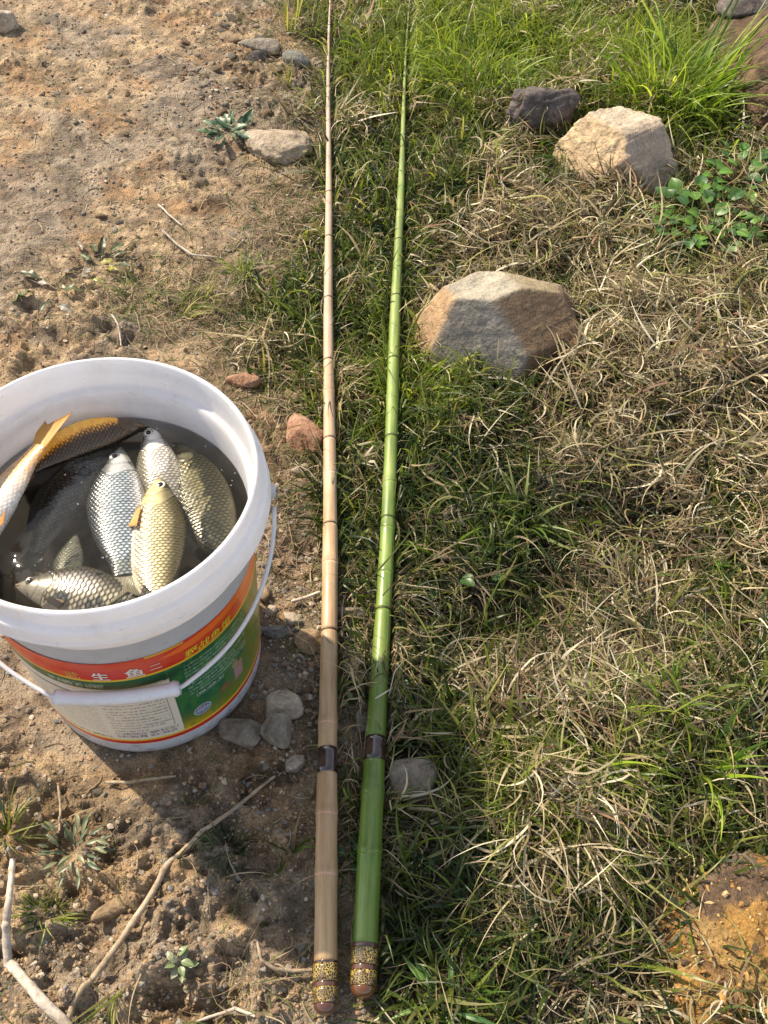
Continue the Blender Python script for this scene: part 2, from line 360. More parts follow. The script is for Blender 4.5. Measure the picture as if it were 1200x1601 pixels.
rock('tan_stone', 425, 955, (0.019, 0.014, 0.012), 'little cream pebble right of the bucket wire', 'stone', 3, seed=63, mat=PALE, sink=0.2, rot=0.8, sharp=8)
rock('blue_stone', 432, 987, (0.040, 0.016, 0.012), 'flat blue grey stone on the dark soil right of the bucket', 'stone', 4, seed=64, mat=BLUE, sink=0.3, rot=0.1)
rock('tan_stone', 455, 968, (0.026, 0.016, 0.013), 'pinkish tan stone above the flat blue grey one', 'stone', 4, seed=65, mat=PALE, sink=0.25, rot=-0.4)
rock('tan_stone', 488, 1003, (0.034, 0.034, 0.018), 'beige stone tucked against the left side of the tan rod', 'stone', 4, seed=66, mat=CLAY, sink=0.35)
rock('grey_stone', 545, 962, (0.045, 0.02, 0.014), 'thin brown grey stone lying across between the two rods', 'stone', 4, seed=67, mat=GREY, sink=0.3, rot=-0.1)
rock('dark_rock', 940, 75, (0.075, 0.06, 0.055), 'dark grey stone hidden among grass behind the tall clump', 'rock', 4, seed=68, mat=DARK, sink=0.25)
rock('dark_rock', 797, 72, (0.032, 0.03, 0.035), 'small upright grey stone in the far green grass', 'stone', 4, seed=69, mat=BLUE, sink=0.2)
rock('dark_rock', 1165, 52, (0.12, 0.08, 0.05), 'dark flat rock at the foot of the bank, top right corner', 'rock', 4, seed=70, mat=DARK, sink=0.1, zoff=0.05)
rock('ochre_rock', 1165, 1490, (0.150, 0.160, 0.060), 'ochre orange crusted rock with black stains in the lower right corner', 'rock', 6, seed=76, mat=ORNG, sink=0.55, rough=0.35, fine=0.22, sharp=4, rot=0.4,
     planes=[(0, 0, 1, 0.85), (-0.7, -0.2, 0.7, 0.85), (0.1, 0.8, 0.6, 0.85), (0.3, -0.8, 0.5, 0.85), (1, 0, 0.1, 1.0), (-1, 0.4, 0, 1.0), (-0.3, 1, 0, 1), (-0.7, -1, 0, 1), (0, 0, -1, 0.9)],
     cols=[(0.46, 0.27, 0.08), (0.48, 0.32, 0.13), (0.10, 0.08, 0.07), (0.44, 0.22, 0.06), (0.40, 0.2, 0.05), (0.36, 0.24, 0.11), (0.16, 0.13, 0.11), (0.3, 0.16, 0.06), (0.1, 0.08, 0.05)], edge=0.5)
rock('ochre_rock', 1100, 1570, (0.075, 0.065, 0.035), 'small lump of orange earth below the ochre crusted rock', 'rock', 5, seed=74, mat=ORNG, sink=0.4, rough=0.2, fine=0.1, sharp=6,
     planes=[(0, 0, 1, 0.75), (-0.7, -0.2, 0.7, 0.7), (0.5, 0.8, 0.6, 0.75), (0.3, -0.8, 0.5, 0.75), (1, 0, 0.1, 1.0), (-1, 0.1, 0, 0.95), (0, 0, -1, 0.9)], cols=[(0.38, 0.22, 0.08), (0.45, 0.25, 0.07), (0.2, 0.12, 0.06), (0.4, 0.2, 0.05), (0.3, 0.18, 0.08), (0.4, 0.25, 0.1), (0.1, 0.08, 0.05)], edge=0.5)
EXC += [(*G(1170, 1495)[:2], 0.042, 0.042)]
# brown eroded bank, top right
rock('earth_bank', 1225, 130, (0.36, 0.56, 0.26), 'smooth brown bank of bare earth at the top right edge', 'bank', 6, seed=72, mat=BROW, sink=0.45, rough=0.22, fine=0.08, sharp=7)
rock('earth_bank', 1110, -10, (0.50, 0.20, 0.10), 'brown earth mound behind the tall grass at the top edge', 'bank', 5, seed=73, mat=BROW, sink=0.40, rough=0.22, fine=0.08, sharp=7)
EXC += [(*G(1225, 110)[:2], 0.14, 0.2)]

# pebbles one can count
PEB = []
for k in range(8):
    W, F, _, _ = rock_geo(2, seed=200+k, rough=0.05, sharp=9 if k < 4 else 16); PEB.append((W, F))
PMAT = [('tan', CLAY), ('grey', GREY), ('cream', PALE), ('reddish', REDS), ('slate', BLUE), ('brown', CLAY)]
PME = {}
for k, (W, F) in enumerate(PEB):
    for cname, m in PMAT[:5]:
        PME[(k, cname)] = mesh_np('pebble', W/2, F, [m], True)
ZONES = [  # px, py, rx, ry, count, phrase, min/max size
    (390, 110, 110, 85, 110, 'in the pebbly strip at the top of the dirt', 0.008, 0.026),
    (120, 130, 130, 110, 30, 'on the sunlit dirt at the top left', 0.006, 0.018),
    (230, 330, 190, 90, 34, 'on the open dirt behind the bucket', 0.006, 0.017),
    (380, 470, 90, 60, 18, 'in the dirt between bucket rim and weeds', 0.006, 0.014),
    (455, 980, 45, 130, 44, 'on dark soil between bucket and tan rod', 0.005, 0.014),
    (545, 1010, 30, 130, 20, 'on the soil between the two rods', 0.006, 0.014),
    (120, 1230, 120, 80, 24, 'on the dirt in front of the bucket', 0.005, 0.012),
    (330, 1440, 150, 110, 30, 'on the clay around the long dry stick', 0.004, 0.010)]
PLACED = []
for zx, zy, rx, ry, n, ph, s0, s1 in ZONES:
    for i in range(n):
        a = rng.uniform(0, 2*np.pi); q = math.sqrt(rng.uniform(0, 1))
        p = G(zx+rx*q*math.cos(a), zy+ry*q*math.sin(a))
        if math.hypot(p[0]-BX, p[1]-BY) < 0.15: continue
        if any(abs(seg_dist(p[0], p[1], A, B)[1]) < 0.022 for A, B in (TAN, GRN)): continue
        cname = PMAT[rng.choice(5, p=[0.40, 0.16, 0.34, 0.06, 0.04])][0]
        s = s0+(s1-s0)*rng.uniform()**2; f = rng.uniform(0.6, 1.0)
        o = link('pebble', PME[(int(rng.integers(8)), cname)], label='pebble', cat='pebble', group='pebbles lying on the dirt', loc=(p[0], p[1], float(ground_z(p[0], p[1]))-s*0.02))
        PLACED.append((o, cname, s, *[float(q_) for q_ in PX(p[0], p[1], 0.0)]))
        o.scale = (s*1.25, s*f*1.1, s*rng.uniform(0.45, 0.8)); o.rotation_euler = (rng.uniform(-.3, .3), rng.uniform(-.3, .3), rng.uniform(0, 6.28))

LAND = [('the flat beige stone', 440, 220), ('the dark rosette weed', 358, 212), ('the long olive grey stone', 405, 84), ('the blue grey stone', 461, 104), ('the brown stone at the top', 357, 62), ('the pale pointed stone at top left', 16, 48),
        ('the wilted yellow weed', 150, 415), ('the curved straw', 262, 335), ('the bent pale straw', 300, 390), ('the forked straw', 182, 510), ('the light green tuft on dirt', 378, 425), ('the dull reddish stone', 383, 592), ('the flat brown stone', 470, 610), ('the angular reddish stone', 476, 684),
        ('the little yellow tan stone', 469, 731), ('the bucket wire', 420, 870), ('the orange brown pebble', 411, 931), ('the flat blue grey stone', 432, 987), ('the beige stone at the rod', 488, 1003), ('the three grey stones', 420, 1130), ('the wedge shaped stone', 384, 1150), ('the green rod dark band', 585, 1172), ('the tan rod dark band', 510, 1190),
        ('the short twig', 220, 1218), ('the upright brown twig', 93, 1262), ('the grey green stem weed', 118, 1330), ('the dark wiry tuft', 352, 1330), ('the long clay lump', 178, 1415), ('the tiny succulent', 284, 1510), ('the hooked twig', 430, 1515), ('the dry rootlet', 350, 1578), ('the upper end of the long stick', 400, 1240), ('the middle of the long stick', 262, 1355), ('the broad bladed weed', 455, 1335),
        ('the dirt at the top edge', 200, 10), ('the open dirt at upper left', 80, 170), ('the open dirt in the middle top', 240, 130), ('the left edge behind the bucket', 20, 330), ('the tan rod tip', 512, 60), ('the thin brown grey stone', 545, 962)]
for o, cname, s_, px_, py_ in PLACED:
    nm, lx, ly = min(LAND, key=lambda l: (l[1]-px_)**2+((l[2]-py_)*1.2)**2); dx_, dy_ = px_-lx, py_-ly; dd = math.hypot(dx_, dy_)
    side = ('right of' if dx_ > 0 else 'left of') if abs(dx_) > abs(dy_) else ('below' if dy_ > 0 else 'above')
    o['label'] = '%s %s pebble %s %s' % ('tiny' if s_ < 0.0075 else 'small' if s_ < 0.012 else 'larger', cname, ('close to, %s' % side) if dd < 38 else side, nm)

# gravel and crumbs of clay: nobody could count them
def scatter_bits(name, n, s0, s1, pal, zone, matr, sub=1, power=2.5, flat=0.7):
    V0, F0 = ICO[1]
    px = rng.uniform(-80, 700, n*3); py = rng.uniform(-60, 1660, n*3)
    P = G(px, py); x, y = P[:, 0], P[:, 1]
    g, _, _ = grassiness(x, y); dens = zone(px, py, x, y, g)
    keep = (rng.uniform(size=len(x)) < dens) & (np.hypot(x-BX, y-BY) > 0.119)
    x, y = x[keep][:n], y[keep][:n]; m = len(x)
    z = ground_z(x, y); s = s0+(s1-s0)*rng.uniform(size=m)**power
    W = V0[None]*(1+0.35*rng.normal(size=(m, len(V0), 1))*0.6); sc = rng.uniform(0.6, 1.1, (m, 1, 3)); sc[..., 2] *= flat
    W = W*sc*s[:, None, None]/2; th = rng.uniform(0, 6.28, m); c, s_ = np.cos(th)[:, None], np.sin(th)[:, None]
    Xr = W[..., 0]*c-W[..., 1]*s_; Yr = W[..., 0]*s_+W[..., 1]*c
    V = np.stack([Xr+x[:, None], Yr+y[:, None], W[..., 2]+z[:, None]+s[:, None]*0.1], -1).reshape(-1, 3)
    F = (F0[None]+(np.arange(m)*len(V0))[:, None, None]).reshape(-1, 3)
    pal = np.array(pal); C = pal[rng.integers(len(pal), size=m)]*rng.uniform(0.7, 1.25, (m, 1))
    C = np.repeat(C, len(V0), axis=0)
    return mesh_np(name, V, F, [matr], False, C)
def mat_bits():
    m, t, out = newmat('gravel_bits'); oc = objcoord(t); n = noise(t, oc, 500, 4)
    c = mixc(t, 1.0, vcol(t), ramp(t, n, [(0.3, (0.75,)*3), (0.7, (1.15,)*3)]), 'MULTIPLY')
    pbsdf(t, out, c, 0.85, 0.25, bump(t, n, 0.5, 0.001)); return m
M_bits = mat_bits()
me = scatter_bits('gravel', 13000, 0.0020, 0.008, [(0.28, 0.205, 0.135), (0.24, 0.20, 0.16), (0.42, 0.35, 0.27), (0.28, 0.18, 0.115), (0.2, 0.19, 0.175)],
    lambda px, py, x, y, g: 0.22*(1-g)+0.35*blob(px, py, 150, 150, 220, 170)+0.85*blob(px, py, 400, 110, 130, 100)+0.7*blob(px, py, 455, 990, 70, 190)+0.35*blob(px, py, 545, 1050, 50, 200)+0.3*blob(px, py, 450, 500, 80, 120), M_bits)
link('gravel', me, kind='stuff')
me = scatter_bits('clay_crumbs', 15000, 0.0012, 0.0060, [(0.33, 0.235, 0.14), (0.28, 0.195, 0.115), (0.36, 0.25, 0.14), (0.18, 0.125, 0.075)],
    lambda px, py, x, y, g: (1-g)*(0.06+0.8*ss(0.50, 0.66, fbm(x*12, y*14, 77, 3)))*(0.45+0.55*ss(0.9, 0.3, y)), M_bits, power=3.0)
link('clay_crumbs', me, kind='stuff')

# ------------------------------------------------------------------ bucket
def mat_plastic(name, col, trans=0.22):
    m, t, out = newmat(name); oc = objcoord(t)
    n = noise(t, oc, 14, 5, 0.6); n2 = noise(t, oc, 120, 4, 0.6)
    c = mixc(t, 1.0, col, ramp(t, n, [(0.3, (0.93, 0.91, 0.87)), (0.6, (1, 1, 1))]), 'MULTIPLY')
    c = mixc(t, 1.0, c, ramp(t, n2, [(0.22, (0.80, 0.76, 0.70)), (0.36, (1, 1, 1))]), 'MULTIPLY')
    sx = N(t, 'ShaderNodeSeparateXYZ'); t.links.new(oc, sx.inputs[0]); lo = ramp(t, sx.outputs[2], [(0.0, (1, 1, 1)), (0.035, (0.35,)*3), (0.12, (0.08,)*3), (0.30, (0.10,)*3)])
    n3_ = noise(t, oc, 38, 7, 0.7, 0.5); sp = ramp(t, n3_, [(0.50, (0, 0, 0)), (0.66, (1, 1, 1))]); mud = mixc(t, 1.0, lo, sp, 'MULTIPLY')
    ms = N(t, 'ShaderNodeMapping'); ms.inputs['Scale'].default_value = (1, 1, 9); t.links.new(oc, ms.inputs['Vector']); sc_ = ramp(t, noise(t, ms.outputs[0], 26, 6, 0.75), [(0.60, (1, 1, 1)), (0.66, (0.86, 0.83, 0.78))])
    c = mixc(t, 1.0, c, sc_, 'MULTIPLY'); c = mixc(t, mud, c, (0.34, 0.25, 0.16))
    b = N(t, 'ShaderNodeBsdfPrincipled'); t.links.new(c, b.inputs['Base Color']); b.inputs['Roughness'].default_value = 0.38
    b.inputs['Specular IOR Level'].default_value = 0.4
    nb = bump(t, n, 0.15, 0.004); t.links.new(nb, b.inputs['Normal'])
    tr = N(t, 'ShaderNodeBsdfTranslucent'); t.links.new(mixc(t, 1.0, c, (0.98, 0.97, 0.97), 'MULTIPLY'), tr.inputs[0])
    mx = N(t, 'ShaderNodeMixShader'); mx.inputs[0].default_value = trans
    t.links.new(b.outputs[0], mx.inputs[1]); t.links.new(tr.outputs[0], mx.inputs[2]); t.links.new(mx.outputs[0], out.inputs[0]); return m
M_pl = mat_plastic('white_plastic', (0.82, 0.82, 0.85), 0.40)
M_plg = mat_plastic('white_plastic_grip', (0.80, 0.80, 0.84), 0.1)
bucket = link('bucket', None, label='white plastic bait bucket with red and green label, full of fish', cat='bucket', loc=(BX, BY, 0.0))
body_r = lambda z: 0.119+0.010*z/0.25
prof = [(0.001, 0.004), (0.108, 0.004), (0.113, 0.0), (0.1175, 0.0015), (0.1192, 0.006)]
prof += [(body_r(z), z) for z in np.linspace(0.012, 0.253, 26)]
prof += [(0.1300, 0.2540), (0.1346, 0.2548), (0.1354, 0.2565), (0.1354, 0.270), (0.1357, 0.2815), (0.1375, 0.2828), (0.1478, 0.2832), (0.1488, 0.2848), (0.1488, 0.2870), (0.1470, 0.2885), (0.1476, 0.2925), (0.1472, 0.3000), (0.1462, 0.3022), (0.1440, 0.3030), (0.1404, 0.3034), (0.1400, 0.3050), (0.1410, 0.3066), (0.1414, 0.3140), (0.1408, 0.3195), (0.1395, 0.3215), (0.1378, 0.3222), (0.1364, 0.3215), (0.1358, 0.3190), (0.1350, 0.3080), (0.1345, 0.2930), (0.1335, 0.2900), (0.1305, 0.2885), (0.1292, 0.2870)]
prof += [(body_r(z)-0.0022, z) for z in np.linspace(0.283, 0.010, 24)] + [(0.001, 0.007)]
V, F = lathe(prof, 192)
# slight out-of-round of a filled bucket
th = np.arctan2(V[:, 1], V[:, 0]); k = 1+0.004*np.cos(2*th+0.6)*ss(0.0, 0.3, V[:, 2]); V[:, 0] *= k; V[:, 1] *= k
link('body', mesh_np('body', V, F, [M_pl], True), bucket)
# label: print painted on a thin skin
def label_mesh():
    nu, nv = 1500, 230
    az = np.linspace(-178, 150, nu); z = np.linspace(0.028, 0.217, nv)
    A, Z = np.meshgrid(az, z); H = A.shape
    red = np.array([0.62, 0.030, 0.012]); ora = np.array([0.86, 0.16, 0.015]); yel = np.array([0.80, 0.50, 0.035]); grn = np.array([0.012, 0.115, 0.045])
    cream = np.array([0.72, 0.66, 0.55]); ink = np.array([0.16, 0.12, 0.13])
    C = np.zeros(H+(3,)); C[:] = cream
    def put(m, c, a=1.0):
        m = np.clip(m*a, 0, 1)[..., None]; C[:] = C*(1-m)+np.array(c)*m
    nz = fbm(A*0.12, Z*160, 5, 4)
    # picture side of the label: deep green going to olive and ochre
    side = ss(-62.0, -61.6, A)
    olive = np.array([0.15, 0.16, 0.018])
    put(side, grn)
    put(side*ss(-44, -10, A)*ss(0.40, 0.60, nz+0.15), olive)
    put(side*ss(0.085, 0.045, Z), olive*1.2)
    put(side*ss(0.062, 0.040, Z)*ss(-30, -60, A), np.array([0.48, 0.33, 0.01]))
    put(side*ss(-22, -2, A)*ss(0.35, 0.7, fbm(A*1.3, Z*60, 9, 3))*0.8, np.array([0.40, 0.25, 0.06]))
    put(side*ss(0.55, 0.7, fbm(A*0.35, Z*70, 19, 3))*0.5, np.array([0.05, 0.20, 0.04]))
    # left side: green band, pale strip with dark under-line
    left = 1-side
    put(left*(Z > 0.1635), grn)
    put(left*((Z > 0.151) & (Z < 0.1635)), np.array([0.70, 0.66, 0.60]))
    put(left*((Z > 0.147) & (Z < 0.151)), np.array([0.13, 0.15, 0.16]))
    put(((A < -62) & (A > -64) & (Z > 0.1620) & (Z < 0.1635)), grn)
    # pseudo small print
    def text(a0, a1, z0, z1, rows, col, fill=0.75, seed=1, cw=0.42, hfrac=0.55, alpha=1.0):
        r = np.random.default_rng(seed); rh = (z1-z0)/rows
        for q in range(rows):
            zt = z1-q*rh; end = a1 if r.uniform() < fill else a0+(a1-a0)*r.uniform(0.35, 0.95)
            inrow = (Z < zt-rh*(1-hfrac)/2) & (Z > zt-rh*(1+hfrac)/2) & (A > a0) & (A < end)
            cell = np.floor((A-a0)/cw); sub = np.floor((zt-Z)/rh*6)
            hsh = hash2(cell, sub*0+q, seed*31); h2 = hash2(np.floor((A-a0)/cw*2.4), sub+q*9, seed*77)
            put(inrow*(hsh > 0.14)*(h2 > 0.42), col, alpha)
    text(-116, -97, 0.055, 0.140, 13, ink, 0.8, 3, 0.5, 0.5, 0.45)
    text(-175, -120, 0.050, 0.142, 13, (0.45, 0.36, 0.22), 0.8, 4, 0.5, 0.6, 0.5)
    text(-93.5, -66, 0.060, 0.142, 12, ink, 0.5, 5, 0.45, 0.5, 0.8)
    text(-93.5, -64, 0.045, 0.060, 2, (0.15, 0.10, 0.16), 1, 6, 0.45, 0.75, 0.95)
    text(-120, -96, 0.0415, 0.048, 1, (0.02, 0.10, 0.05), 1, 8, 0.8, 0.8, 0.95)
    for zz in (0.060, 0.0755, 0.090, 0.104): put(((np.abs(Z-zz) < 0.0006) & (A > -78) & (A < -65)), ink, 0.6)
    put(((A > -65.4) & (A < -64.9) & (Z > 0.062) & (Z < 0.146)), ink, 0.8)
    put(((A > -95.6) & (A < -94.8) & (Z > 0.050) & (Z < 0.146)), np.array([0.74, 0.68, 0.58]), 0.8)
    text(-112, -88, 0.1655, 0.176, 1, (0.50, 0.62, 0.50), 1, 11, 1.1, 0.7, 0.9)
    text(-110, -86, 0.154, 0.160, 1, (0.55, 0.25, 0.2), 1, 12, 0.9, 0.5, 0.5)
    # text block on green
    text(-55, -19, 0.107, 0.174, 10, (0.35, 0.48, 0.35), 0.85, 21, 0.42, 0.5, 0.8)
    put(((A > -52) & (A < -37) & (Z > 0.098) & (Z < 0.1055)), np.array([0.25, 0.36, 0.28])); put(((A > -51.6) & (A < -37.4) & (Z > 0.0987) & (Z < 0.1048)), np.array([0.05, 0.14, 0.07]))
    text(-51, -38, 0.099, 0.105, 1, (0.45, 0.52, 0.45), 1, 23, 0.5, 0.7, 0.9)
    # oval emblem: pale ring, dark centre with light strokes
    ex = (A+51)/4.6; ez = (Z-0.066)/0.0105; e = ex**2+ez**2
    put(e < 1, (0.50, 0.56, 0.62)); put(e < 0.80, (0.10, 0.14, 0.24)); put(e < 0.62, (0.42, 0.48, 0.56))
    put((e < 0.62)*(ez > 0.1)*(hash2(np.floor(A/0.5), np.floor(Z/0.002), 3) > 0.35), (0.14, 0.07, 0.08))
    put((e < 0.60)*(ez < -0.1)*(np.abs(np.sin(A*4.5)) > 0.55), (0.08, 0.12, 0.30))
    # pinkish packet picture
    a_ = (A+27)/3.2; put((np.abs(a_) < 1)*(np.abs(Z-0.080+0.0) < 0.015), (0.30, 0.20, 0.17)); put((np.abs(a_+.1) < 0.8)*(np.abs(Z-0.078) < 0.007), (0.40, 0.20, 0.20))
    put(((np.abs((A+29)/2.0)**2+((Z-0.098)/0.008)**2) < 1), (0.28, 0.22, 0.10))
    put(blobn(A, Z, -37, 0.075, 3.2, 0.006), (0.36, 0.10, 0.05), 0.8)
    # red band; orange light reflection painted in as a streak
    band = Z > 0.1835
    put(band, red); put(band*ss(0.45, 0.62, fbm(A*0.06, Z*90, 2, 3)), np.array([0.66, 0.06, 0.02]))
    refl = ss(-66, -60, A)
    put(band*refl*(np.abs(Z-(0.2085-0.0045*ss(-36, -66, A))) < 0.0055*ss(-66, -50, A)), ora)
    put(band*refl*ss(-40, -8, A), ora, 0.8)
    put(band*(A > -68)*(A < -52)*(Z > 0.2135), yel, 0.7)
    # yellow lines, bottom stripe
    put((Z > 0.1800)*(Z <= 0.1835), yel)
    put((Z < 0.0405), yel); put(Z < 0.0365, (0.55, 0.02, 0.015)); put(Z < 0.0290, (0.75, 0.70, 0.65))
    # yellow brush lettering blocks on the red band (right)
    wear = hash2(np.floor(A*3), np.floor(Z*900), 5); C[:] *= (0.93+0.10*wear)[..., None]
    r = body_r(Z)+0.00045; a = np.radians(A)
    Vv = np.stack([r*np.cos(a), r*np.sin(a), Z], -1).reshape(-1, 3)
    return Vv, grid_faces(nv, nu), C.reshape(-1, 3)
def blobn(a, z, ca, cz, ra, rz): return np.exp(-(((a-ca)/ra)**2+((z-cz)/rz)**2))
def mat_print():
    m, t, out = newmat('printed_label'); pbsdf(t, out, vcol(t), 0.32, 0.45, None, 0.15); return m
V, F, C = label_mesh()
lab = link('label', mesh_np('label', V, F, [mat_print()], True, C), bucket)
def flatmat(name, c, rough=0.4, **k):
    m, t, out = newmat(name); pbsdf(t, out, c, rough, 0.4, **k); return m
def glyphs(txt, az, z, h, mat, adv=1.05, bold=0.0, shear=0.0, parent=None):
    """print on the curved label"""
    c = bpy.data.curves.new('lettering', 'FONT'); c.body = txt; c.size = 1.0; c.align_x = 'CENTER'; c.space_character = adv; c.offset = bold; c.resolution_u = 3; c.shear = shear
    o = bpy.data.objects.new('lettering', c); COL.objects.link(o); bpy.context.view_layer.update()
    dg = bpy.context.evaluated_depsgraph_get(); me = bpy.data.meshes.new_from_object(o.evaluated_get(dg))
    bpy.data.objects.remove(o); bpy.data.curves.remove(c)
    bm = bmesh.new(); bm.from_mesh(me)
    bmesh.ops.triangulate(bm, faces=bm.faces); 
    for v in bm.verts:
        zz = z+v.co.y*h; r = body_r(zz)+0.00095; a = math.radians(az)+v.co.x*h/r
        v.co = (r*math.cos(a), r*math.sin(a), zz)
    bm.to_mesh(me); bm.free(); me.materials.clear(); me.materials.append(mat); me.name = 'lettering'
    return link('lettering', me, parent)
LW = flatmat('white_print', (0.72, 0.68, 0.62)); LG = flatmat('gold_print', (0.72, 0.42, 0.10)); LY = flatmat('yellow_print', (0.80, 0.56, 0.03)); LD = flatmat('dark_print', (0.10, 0.05, 0.06))
glyphs('武', -98.5, 0.1866, 0.0145, LG, parent=lab); glyphs('生', -87.0, 0.1862, 0.0165, LW, bold=0.02, parent=lab); glyphs('鱼', -73.5, 0.1862, 0.018, LW, bold=0.02, parent=lab)
glyphs('二', -65.0, 0.190, 0.012, LW, parent=lab)
glyphs('野战鱼饵', -41, 0.1862, 0.0135, LY, bold=0.012, shear=0.2, parent=lab)

# bail: wire with a grip hanging down in front
AZG = math.radians(-80)
ph = np.radians(np.linspace(-91, 91, 80))
def bail(p):
    r = 0.1505-0.010*np.cos(p)**2; z = 0.272-0.108*np.cos(p)**0.9
    return np.stack([r*np.cos(AZG+p), r*np.sin(AZG+p), z], -1)
BP = bail(ph); keep = np.abs(ph) > math.radians(0)
pe = bail(np.radians(np.array([-25.0, 21.0]))); gq = np.clip((np.degrees(ph)+25)/46, 0, 1)[:, None]; line_ = pe[0]+(pe[1]-pe[0])*gq
out_ = line_*np.array([1.022, 1.022, 1]); inn = (np.degrees(ph) > -31) & (np.degrees(ph) < 26)
kk = (np.exp(-(np.maximum(np.maximum(-25-np.degrees(ph), np.degrees(ph)-21), 0)/10)**2)*0.6)[:, None]; BP0 = BP.copy(); BP = BP0*(1-kk)+out_*kk
V, F = tube(BP, 0.0021, 8); link('handle_wire', mesh_np('handle_wire', V, F, [M_plg], True), bucket)
pg = np.linspace(-25, 21, 24); GP = np.stack([np.interp(pg, np.degrees(ph), BP[:, q]) for q in range(3)], -1)
rr = np.full(24, 0.0066); rr[[0, -1]] = 0.0060; rr[[1, -2]] = 0.0078; rr[[2, -3]] = 0.0066
Vg, Fg = tube(GP, rr, 14)
link('handle_grip', mesh_np('handle_grip', Vg, Fg, [M_plg], True), bucket)
for sgn in (-1, 1):
    a = AZG+sgn*math.radians(90.5); c = np.array([0.1515*math.cos(a), 0.1515*math.sin(a), 0.272]); d = np.array([math.cos(a), math.sin(a), 0])
    V, F = tube([c-d*0.014, c-d*0.002, c-d*0.0015, c+d*0.0010, c+d*0.0014], [0.009, 0.009, 0.0065, 0.0065, 0.0045], 16)
    link('handle_lug', mesh_np('handle_lug', V, F, [M_pl], True), bucket)

# ------------------------------------------------------------------ water in the bucket
ZW = 0.2515
def mat_water():
    m, t, out = newmat('murky_water'); oc = objcoord(t)
    n = noise(t, oc, 22, 2, 0.5, 0.6); n9 = noise(t, oc, 75, 2, 0.5, 0.3); nb = bump(t, n, 0.32, 0.01); nb = bump(t, n9, 0.10, 0.004, nb)
    tr = N(t, 'ShaderNodeBsdfTransparent'); tr.inputs[0].default_value = (0.93, 0.93, 0.90, 1)
    gl = N(t, 'ShaderNodeBsdfGlossy'); gl.inputs['Roughness'].default_value = 0.04; t.links.new(nb, gl.inputs['Normal'])
    fr = N(t, 'ShaderNodeFresnel'); fr.inputs['IOR'].default_value = 1.33; t.links.new(nb, fr.inputs['Normal'])
    mx = N(t, 'ShaderNodeMixShader'); df = N(t, 'ShaderNodeBsdfDiffuse'); df.inputs[0].default_value = (0.32, 0.27, 0.17, 1); m0 = N(t, 'ShaderNodeMixShader'); m0.inputs[0].default_value = 0.03; t.links.new(tr.outputs[0], m0.inputs[1]); t.links.new(df.outputs[0], m0.inputs[2])
    t.links.new(fr.outputs[0], mx.inputs[0]); t.links.new(m0.outputs[0], mx.inputs[1]); t.links.new(gl.outputs[0], mx.inputs[2])
    t.links.new(mx.outputs[0], out.inputs[0])
    va = N(t, 'ShaderNodeVolumeAbsorption'); va.inputs['Color'].default_value = (0.46, 0.44, 0.38, 1); va.inputs['Density'].default_value = 20.0
    t.links.new(va.outputs[0], out.inputs[1]); return m
rw = body_r(0.25)-0.0011
th = np.linspace(0, 2*np.pi, 128, endpoint=False)
pw = [(0.001, 0.012), (body_r(0.012)-0.003, 0.012), (rw, ZW-0.001), (rw-0.0001, ZW), (rw*0.6, ZW), (0.001, ZW)]
V, F = lathe(pw, 192); V[:, 0] += BX; V[:, 1] += BY
link('water', mesh_np('water', V, F, [mat_water()], True), kind='structure')

def bubbles():
    V0, F0 = ICO[2]; Vs, Fs = [], []; o = 0
    for cx, cy, sp, n in ((92, 695, 8, 5), (170, 880, 12, 8), (372, 745, 10, 4), (60, 890, 10, 5), (215, 925, 12, 7), (120, 760, 14, 5), (330, 700, 25, 5), (250, 655, 20, 5)):
        for k in range(n):
            p = G(cx+rng.normal()*sp, cy+rng.normal()*sp, ZW); r = rng.uniform(0.0005, 0.0014)
            if math.hypot(p[0]-BX, p[1]-BY) > rw-0.002: continue
            Vs.append(V0*r*np.array([1, 1, 0.7])+p); Fs.append(F0+o); o += len(V0)
    m, t, out = newmat('bubble_film'); tr = N(t, 'ShaderNodeBsdfTransparent'); gl = N(t, 'ShaderNodeBsdfGlossy'); gl.inputs['Roughness'].default_value = 0.05
    mx = N(t, 'ShaderNodeMixShader'); mx.inputs[0].default_value = 0.35; t.links.new(tr.outputs[0], mx.inputs[1]); t.links.new(gl.outputs[0], mx.inputs[2]); t.links.new(mx.outputs[0], out.inputs[0])
    link('bubbles', mesh_np('bubbles', np.concatenate(Vs), np.concatenate(Fs), [m], True), kind='stuff')
bubbles()
# ------------------------------------------------------------------ fish
def mat_fish():
    m, t, out = newmat('wet_fish_skin'); c = vcol(t)
    b = pbsdf(t, out, c, 0.27, 0.6, None, 0.10, 0.05, 0.08); return m
def mat_fin():
    m, t, out = newmat('fish_fin'); c = vcol(t)
    b = N(t, 'ShaderNodeBsdfPrincipled'); t.links.new(c, b.inputs['Base Color']); b.inputs['Roughness'].default_value = 0.3; b.inputs['Coat Weight'].default_value = 0.3
    tr = N(t, 'ShaderNodeBsdfTranslucent'); t.links.new(c, tr.inputs[0])
    mx = N(t, 'ShaderNodeMixShader'); mx.inputs[0].default_value = 0.35
    t.links.new(b.outputs[0], mx.inputs[1]); t.links.new(tr.outputs[0], mx.inputs[2]); t.links.new(mx.outputs[0], out.inputs[0]); return m
M_fish = mat_fish(); M_fin = mat_fin()
M_pupil = flatmat('eye_pupil', (0.012, 0.012, 0.014), 0.08)
